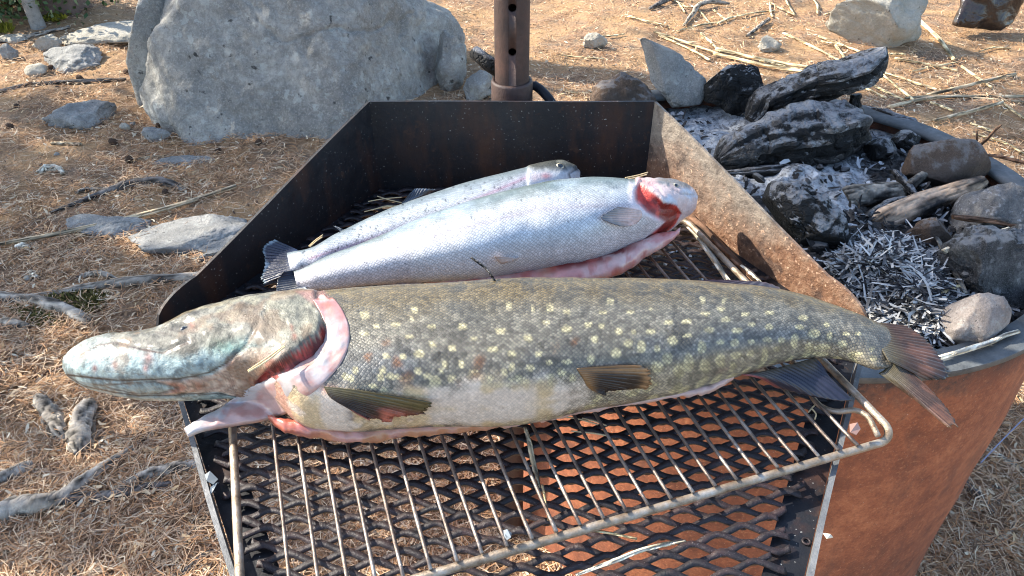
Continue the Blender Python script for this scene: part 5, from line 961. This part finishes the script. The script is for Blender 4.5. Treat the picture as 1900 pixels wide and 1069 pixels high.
# pine cones
U, Fs = ICO[4]; ph = np.arctan2(U[:, 1], U[:, 0]); bump = 1+.13*np.sign(np.sin(ph*6+U[:, 2]*9))*np.sin(U[:, 2]*16)
cone0 = None
CL = ['dark pine cone between block stone and thin flat stone', 'pine cone right of the flat blue-grey stone near the boulder', 'pine cone near the left edge level with the block stone', 'pine cone touching the left foot of the boulder', 'pine cone on the low dark root left of the boulder', 'pine cone in front of the boulder foot left of the pale peg', 'pine cone at the right end of the dark arched root', 'pine cone just below the right end of the block stone', 'pine cone close to the tray wall in front of the boulder', 'pine cone at the lower left tip of the flat blue-grey stone', 'pine cone left of the thin flat stone above the arched root', 'pine cone at the boulder base nearest the tray wall', 'pine cone at the left edge lower than the block stone', 'pine cone between the flat blue-grey stone and the low dark root']
for i, (a, b) in enumerate([(212,268),(236,137),(32,200),(296,236),(60,160),(350,250),(308,360),(190,236),(405,283),(95,130),(240,300),(480,268),(20,238),(150,150)]):
    q = GP(a, b); s = r.uniform(.015, .022)
    if cone0 is None: o = cone0 = mk('pine_cone', U*bump[:, None]*np.array([.8, .8, 1.15]), Fs, MAT['cone'])
    else: o = cone0.copy(); COL.objects.link(o)
    o.location = (q[0], q[1], q[2]+s*.6); o.scale = (s, s, s); o.rotation_euler = (r.uniform(.8, 1.6), r.uniform(-.4, .4), r.uniform(0, 6)); tag(o, CL[i], 'pine cone', 'pine cones on the ground')
r = np.random.default_rng(17)
for i in range(9):
    a, b = r.uniform(20, 420), r.uniform(140, 520); q = GP(a, b); s = r.uniform(.012, .022)
    rock('pebble', (q[0], q[1], q[2]+s*.2), (s*1.2, s, s*.7), MAT['rock_pale' if i % 3 == 0 else 'rock'], 'small grey pebble half hidden in the needles left of the tray', 'pebble', rot=(0, 0, r.uniform(0, 3)), seed=300+i, sub=2, rough=.05, group='pebbles left of the tray')

# ------------------------------------------------------------------ plants and trees
def tufts(n, fn, length, width, seed, up=.7):
    g = np.random.default_rng(seed); c = fn(n, g); n = len(c); d = g.normal(0, 1, (n, 3)); d[:, 2] = np.abs(d[:, 2])+up; d /= np.linalg.norm(d, axis=1)[:, None]
    s = np.cross(d, g.normal(0, 1, (n, 3))); s /= np.linalg.norm(s, axis=1)[:, None]; Ln = length*g.uniform(.5, 1.3, n)[:, None]; W = width*g.uniform(.6, 1.3, n)[:, None]
    m = c+d*Ln*.5; V = np.stack([c, m+s*W/2, c+d*Ln, m-s*W/2], 1).reshape(-1, 3); return V, np.arange(n*4).reshape(n, 4)
def blob(poly, hmax):
    def f(n, g):
        p = np.array(poly, float); x = g.uniform(p[:, 0].min(), p[:, 0].max(), n*3); y = g.uniform(p[:, 1].min(), p[:, 1].max(), n*3); k = g.uniform(0, 1, n*3) < poly_mask(x, y, poly, 6)
        q = GPA(x[k][:n], y[k][:n]); d = seg_dist(x[k][:n], y[k][:n], list(poly)+[poly[0]]); q[:, 2] += hmax*np.clip(d/14, 0, 1)*g.uniform(.4, 1, len(q)); return q
    return f
V, Fq = tufts(1500, blob([(84,42),(92,34),(112,26),(130,20),(134,26),(122,34),(102,42)], .07), .035, .014, 1); tag(mk('moss_clump', V, Fq, MAT['moss'], smooth=False), 'bright yellow-green moss clump at the foot of the pine', 'moss')
V, Fq = tufts(2200, blob([(60,562),(110,545),(180,543),(205,552),(190,570),(150,592),(110,570)], .012), .022, .008, 2, .3); tag(mk('moss_patch', V, Fq, MAT['moss_dull'], smooth=False), 'dull olive moss patch between the two grey roots', 'moss')
V, Fq = tufts(900, blob([(20,570),(80,575),(130,602),(110,612),(40,596)], .01), .02, .008, 3, .3); tag(mk('moss_patch', V, Fq, MAT['moss_dull'], smooth=False), 'dark moss under the smooth pale root', 'moss')
V, Fq = tufts(350, blob([(-30,56),(20,50),(26,62),(-30,66)], .02), .06, .006, 4, 1.5); tag(mk('grass_tuft', V, Fq, MAT['moss'], smooth=False), 'small sunlit grass tuft at the far left edge', 'grass')
def tree_trunk(name, base, rad, height, lean, mat, parent=None, seed=0):
    n = 40; t = np.linspace(0, 1, n); c = np.array(base)+np.stack([lean[0]*t, lean[1]*t, height*t-.1], 1); r = rad*(1-.35*t)+rad*.5*np.exp(-t*height/.12)
    V, Fs = tube_arr(c, r, 40); ctr = np.repeat(c, 40, 0); V = ctr+(V-ctr)*(1+.1*fbm(V*np.array([9, 9, 2.5]), 4, seed))[:, None]; return mk(name, V-np.array(base), Fs, mat, parent)
q = GP(110, 17); pt = empty('pine_tree', tuple(q)); tag(pt, 'thick dark pine trunk at the top left edge', 'tree'); tree_trunk('trunk', q, .155, 6, (.3, .2, 0), MAT['trunk'], pt, 1)
V, Fq = tufts(5000, lambda n, g: q+np.array([.3, .2, 6])+g.normal(0, 1, (n, 3))*np.array([1.0, 1.0, .9]), .3, .05, 6, -.3); mk('crown', V-q, Fq, MAT['pine'], pt, False)
q = GP(73, 52); bt = empty('young_tree', tuple(q)); tag(bt, 'slim pale trunk with peeling bark beside the pine', 'tree'); tree_trunk('trunk', q, .042, 3.2, (-.25, .3, 0), MAT['birch'], bt, 2)
V, Fq = tufts(700, lambda n, g: q+np.array([-.25, .3, 3.3])+g.normal(0, 1, (n, 3))*np.array([.4, .4, .4]), .07, .04, 7, -.2); mk('crown', V-q, Fq, MAT['leaf'], bt, False)
q = GP(18, 22); sh = empty('shrub', tuple(q)); tag(sh, 'low green shrub at the upper left corner', 'shrub')
st = MB()
for i in range(14):
    a = i*2.4; st.tube([q*0, np.array([math.cos(a)*.12, math.sin(a)*.12, .2]), np.array([math.cos(a)*.3, math.sin(a)*.3, .45])], [.008, .006, .003], 6)
st.build('stems', MAT['twig'], sh); V, Fq = tufts(7000, lambda n, g: np.abs(g.normal(0, 1, (n, 1)))**.3*0+g.normal(0, 1, (n, 3))*np.array([.30, .22, .15])+np.array([0, .1, .26]), .05, .03, 8, .1); mk('leaves', V, Fq, MAT['leaf'], sh, False)

# unseen pines added left of the picture, crowns placed sunward to cast dappled shade
def shade_cards(n, seed):
    g = np.random.default_rng(seed); out = []
    while sum(len(o) for o in out) < n:
        m = 6000; px = g.uniform(-420, 960, m); py = g.uniform(135, 1080, m); vx = (px-950)/F; vy = (534.5-py)/F; dz = -ST+vy*CT; t = (GZ0-CZ)/dz
        T = np.stack([vx*t, (CT+vy*ST)*t, GZ0+0*t], 1); wgt = sm(-.35, .25, fbm2(T[:, 0], T[:, 1], 1.3, 3, 77))*.55+.45
        wgt *= t**2*.06
        for cx, cy, rx, ry in ((350,430,90,45),(250,455,70,26),(180,860,130,30),(480,300,60,14),(180,350,60,12),(140,610,80,18),(330,470,50,30)): wgt *= 1-.93*sm(1.25, .6, np.hypot((px-cx)/rx, (py-cy)/ry))
        wgt *= np.where(py > 640, .5, 1)*sm(138, 170, py+.02*(px-300))
        m2 = 3000; a = g.uniform(0, 6.283, m2); rr = RR*1.02*np.sqrt(g.uniform(0, 1, m2)); B = np.stack([RC[0]+rr*np.cos(a), RC[1]+rr*np.sin(a), np.full(m2, .52)], 1); wb = np.where(B[:, 0]+.55*(B[:, 1]-1.4) > .1, .15, .08)
        T = np.r_[T[g.uniform(0, 1, m) < wgt], B[g.uniform(0, 1, m2) < wb]]
        m3 = 900; Bo = np.stack([g.uniform(-2.1, .15, m3), np.full(m3, 3.35), g.uniform(-.35, .05, m3)], 1); T = np.r_[T, Bo[g.uniform(0, 1, m3) < .35]]
        C = T+SUN*g.uniform(6.0, 9.0, len(T))[:, None]
        S = C-SUN*((C[:, 2]-.78)/SUN[2])[:, None]; ok = ~((S[:, 0] > -.62) & (S[:, 0] < .50) & (S[:, 1] > .15) & (S[:, 1] < 1.12))
        S2 = C-SUN*((C[:, 2]-.2)/SUN[2])[:, None]; ok &= ~((S2[:, 0] > -.2) & (S2[:, 0] < .35) & (S2[:, 1] > .75) & (S2[:, 1] < 1.25))
        out.append(C[ok])
    return np.concatenate(out)[:n]
C_ = shade_cards(6200, 5); g = np.random.default_rng(9); cut = np.median(C_[:, 1])
for i, (sel, lb) in enumerate(((C_[:, 1] <= cut, 'unseen tall pine left of the grill, its crown shaped to shade the ground'), (C_[:, 1] > cut, 'second unseen pine further back, its crown shaped to shade the boulder'))):
    cc = C_[sel]; mid = cc.mean(0); base = np.array([mid[0]-.6, mid[1]+.2, GZ0]); pn = empty('pine_tree', tuple(base)); tag(pn, lb, 'tree'); tree_trunk('trunk', base, .16, mid[2]-GZ0+1.5, (.3, 0, 0), MAT['trunk'], pn, 5+i)
    n = len(cc); d = g.normal(0, 1, (n, 3)); d /= np.linalg.norm(d, axis=1)[:, None]; s = np.cross(d, g.normal(0, 1, (n, 3))); s /= np.linalg.norm(s, axis=1)[:, None]; Ln = .17*g.uniform(.5, 1.4, n)[:, None]; W = .055*g.uniform(.6, 1.4, n)[:, None]
    V = np.stack([cc-d*Ln/2, cc+s*W/2, cc+d*Ln/2, cc-s*W/2], 1).reshape(-1, 3)-base; mk('crown', V, np.arange(n*4).reshape(n, 4), MAT['pine'], pn, False)

# ------------------------------------------------------------------ bag, and the scraps lying on the grill
h = H('black_plastic'); n = h.noise(9, 4, .6, dist=.6); MAT['plastic'] = h.out(h.mix(n, (.012, .009, .008), (.05, .03, .022)), .28, nrm=h.bump(n, .35, .05), spec=.6)
bag = R_('plastic_bag', [(1764,45),(1782,14),(1796,-45),(1850,-70),(1905,-45),(1894,22),(1876,42),(1852,55),(1830,56),(1795,51)], (1830, 56), GZ0+.02, .06, MAT['plastic'], 'crumpled dark brown plastic bag on the ground in the upper right corner', 'bag', .15, 40, sub=5, rough=.02, edge=.75, nfac=0, folds=.10)
def on(name, pts, mat, label, cat, k=8, n=24, squash=1.0, group=None, rough=.05, seed=0):
    return log(name, pts, mat, label, cat, k=k, n=n, squash=squash, rough=rough, seed=seed, fq=20)
on('reed', [(1270,410,.716,5),(1310,460,.716,5.5),(1345,512,.718,5),(1362,535,.718,5)], MAT['cream'], 'pale reed lying in the tray between trout head and pike', 'reed')
on('stick', [(1283,402,.716,6),(1330,448,.716,6),(1375,494,.718,6),(1408,526,.718,6)], MAT['twig'], 'rusty brown stick beside the pale reed in the tray', 'stick')
on('splinter', [(1375,492,.722,3),(1395,508,.722,5),(1412,524,.722,3)], MAT['cream'], 'whitish splinter at the foot of the rusty tray wall', 'splinter', squash=.4)
on('splinter', [(1068,1067,.714,3),(1130,1045,.714,5),(1200,1018,.714,5),(1225,1012,.715,5),(1272,1003,.716,2)], MAT['cream'], 'long white bent splinter on the mesh at the bottom', 'splinter', squash=.3, n=40)
on('dry_grass', [(1068,984,.716,1.5),(1110,986,.716,2),(1150,993,.716,2),(1182,1000,.716,1.5)], MAT['straw'], 'thin dry grass blade on the mesh above the white splinter', 'grass')
on('leaf_blade', [(974,792,.736,3),(984,830,.733,5),(992,868,.728,5),(1002,905,.72,2)], MAT['straw_dim'], 'dark dry leaf blade hanging through the rack below the pike belly', 'leaf', squash=.3)
on('dry_grass', [(1006,900,.714,1.2),(1012,930,.714,1.6),(1018,965,.714,1)], MAT['straw'], 'short straw bit beside the dry leaf blade', 'grass')
on('twig', [(874,478,.85,2),(888,488,.846,2),(903,500,.842,2),(912,512,.838,2),(920,524,.832,1.5)], MAT['char'], 'thin black curved twig lying on the belly of the front trout', 'twig')
def needles(lines, z, label):
    m = MB()
    for l in lines: m.tube(cr([P(a, b, z) for a, b in l], 8), .0008, 5)
    return tag(m.build('pine_needles', MAT['straw']), label, 'pine needles')
needles([[(683,374),(705,370),(745,366)],[(700,364),(722,371),(745,376)],[(676,393),(705,386),(745,381)],[(690,390),(720,382),(742,384)]], .722, 'pale pine needles on the dark tray floor behind the trout tails')
needles([[(573,457),(585,446),(599,436)],[(575,458),(588,447),(598,440)]], .74, 'pair of pine needles by the upper edge of the rear trout tail')
needles([[(1160,330),(1180,326),(1202,320)],[(1162,333),(1182,329),(1200,324)]], .80, 'pale pine needles on the back of the front trout by its head')
needles([[(460,688),(490,668),(528,641)],[(461,690),(492,672),(529,643)]], .835, 'yellow pine needle pair across the pike gill cover')
needles([[(1035,772),(1075,778),(1110,788)],[(1060,800),(1100,804),(1130,809)],[(1080,776),(1105,782),(1125,790)]], .722, 'fine yellow needles on the mesh just below the pike belly')
needles([[(1500,765),(1512,752),(1518,748)],[(1506,758),(1514,768),(1512,778)]], .72, 'small broken needle tuft between the last rack bars')
def scale_flake(poly, z, label, mat=None, name='fish_scale'):
    m = MB(); m.plate([P(a, b, z+.002*math.sin(i*2.1)) for i, (a, b) in enumerate(poly)], .0012, (.1, -.2, .97)); o = m.build(name, mat or MAT['flake']); return tag(o, label, 'fish scale')
scale_flake([(380,882),(390,875),(405,890),(396,900),(384,893)], .712, 'shiny fish scale on the left tray edge, upper of two')
scale_flake([(404,896),(398,908),(390,920),(391,905)], .711, 'shiny fish scale on the left tray edge, lower of two')
scale_flake([(934,985),(941,983),(949,990),(948,998),(941,1003),(935,996)], .736, 'shiny fish scale stuck on the front rod of the rack')
o = scale_flake([(1576,788),(1590,785),(1596,797),(1588,808),(1577,803)], .742, 'pinkish scrap of flesh on the rack corner by the bent hook', MAT['root'], 'flesh_scrap'); o['category'] = 'scrap'
hh = H('pink_scrap'); o.data.materials[0] = hh.out((.30, .17, .13), .3)
scale_flake([(1527,990),(1540,992),(1545,998),(1534,1000)], .716, 'white wood bit on the right lip of the tray', MAT['cream'], 'wood_bit')['category'] = 'wood'
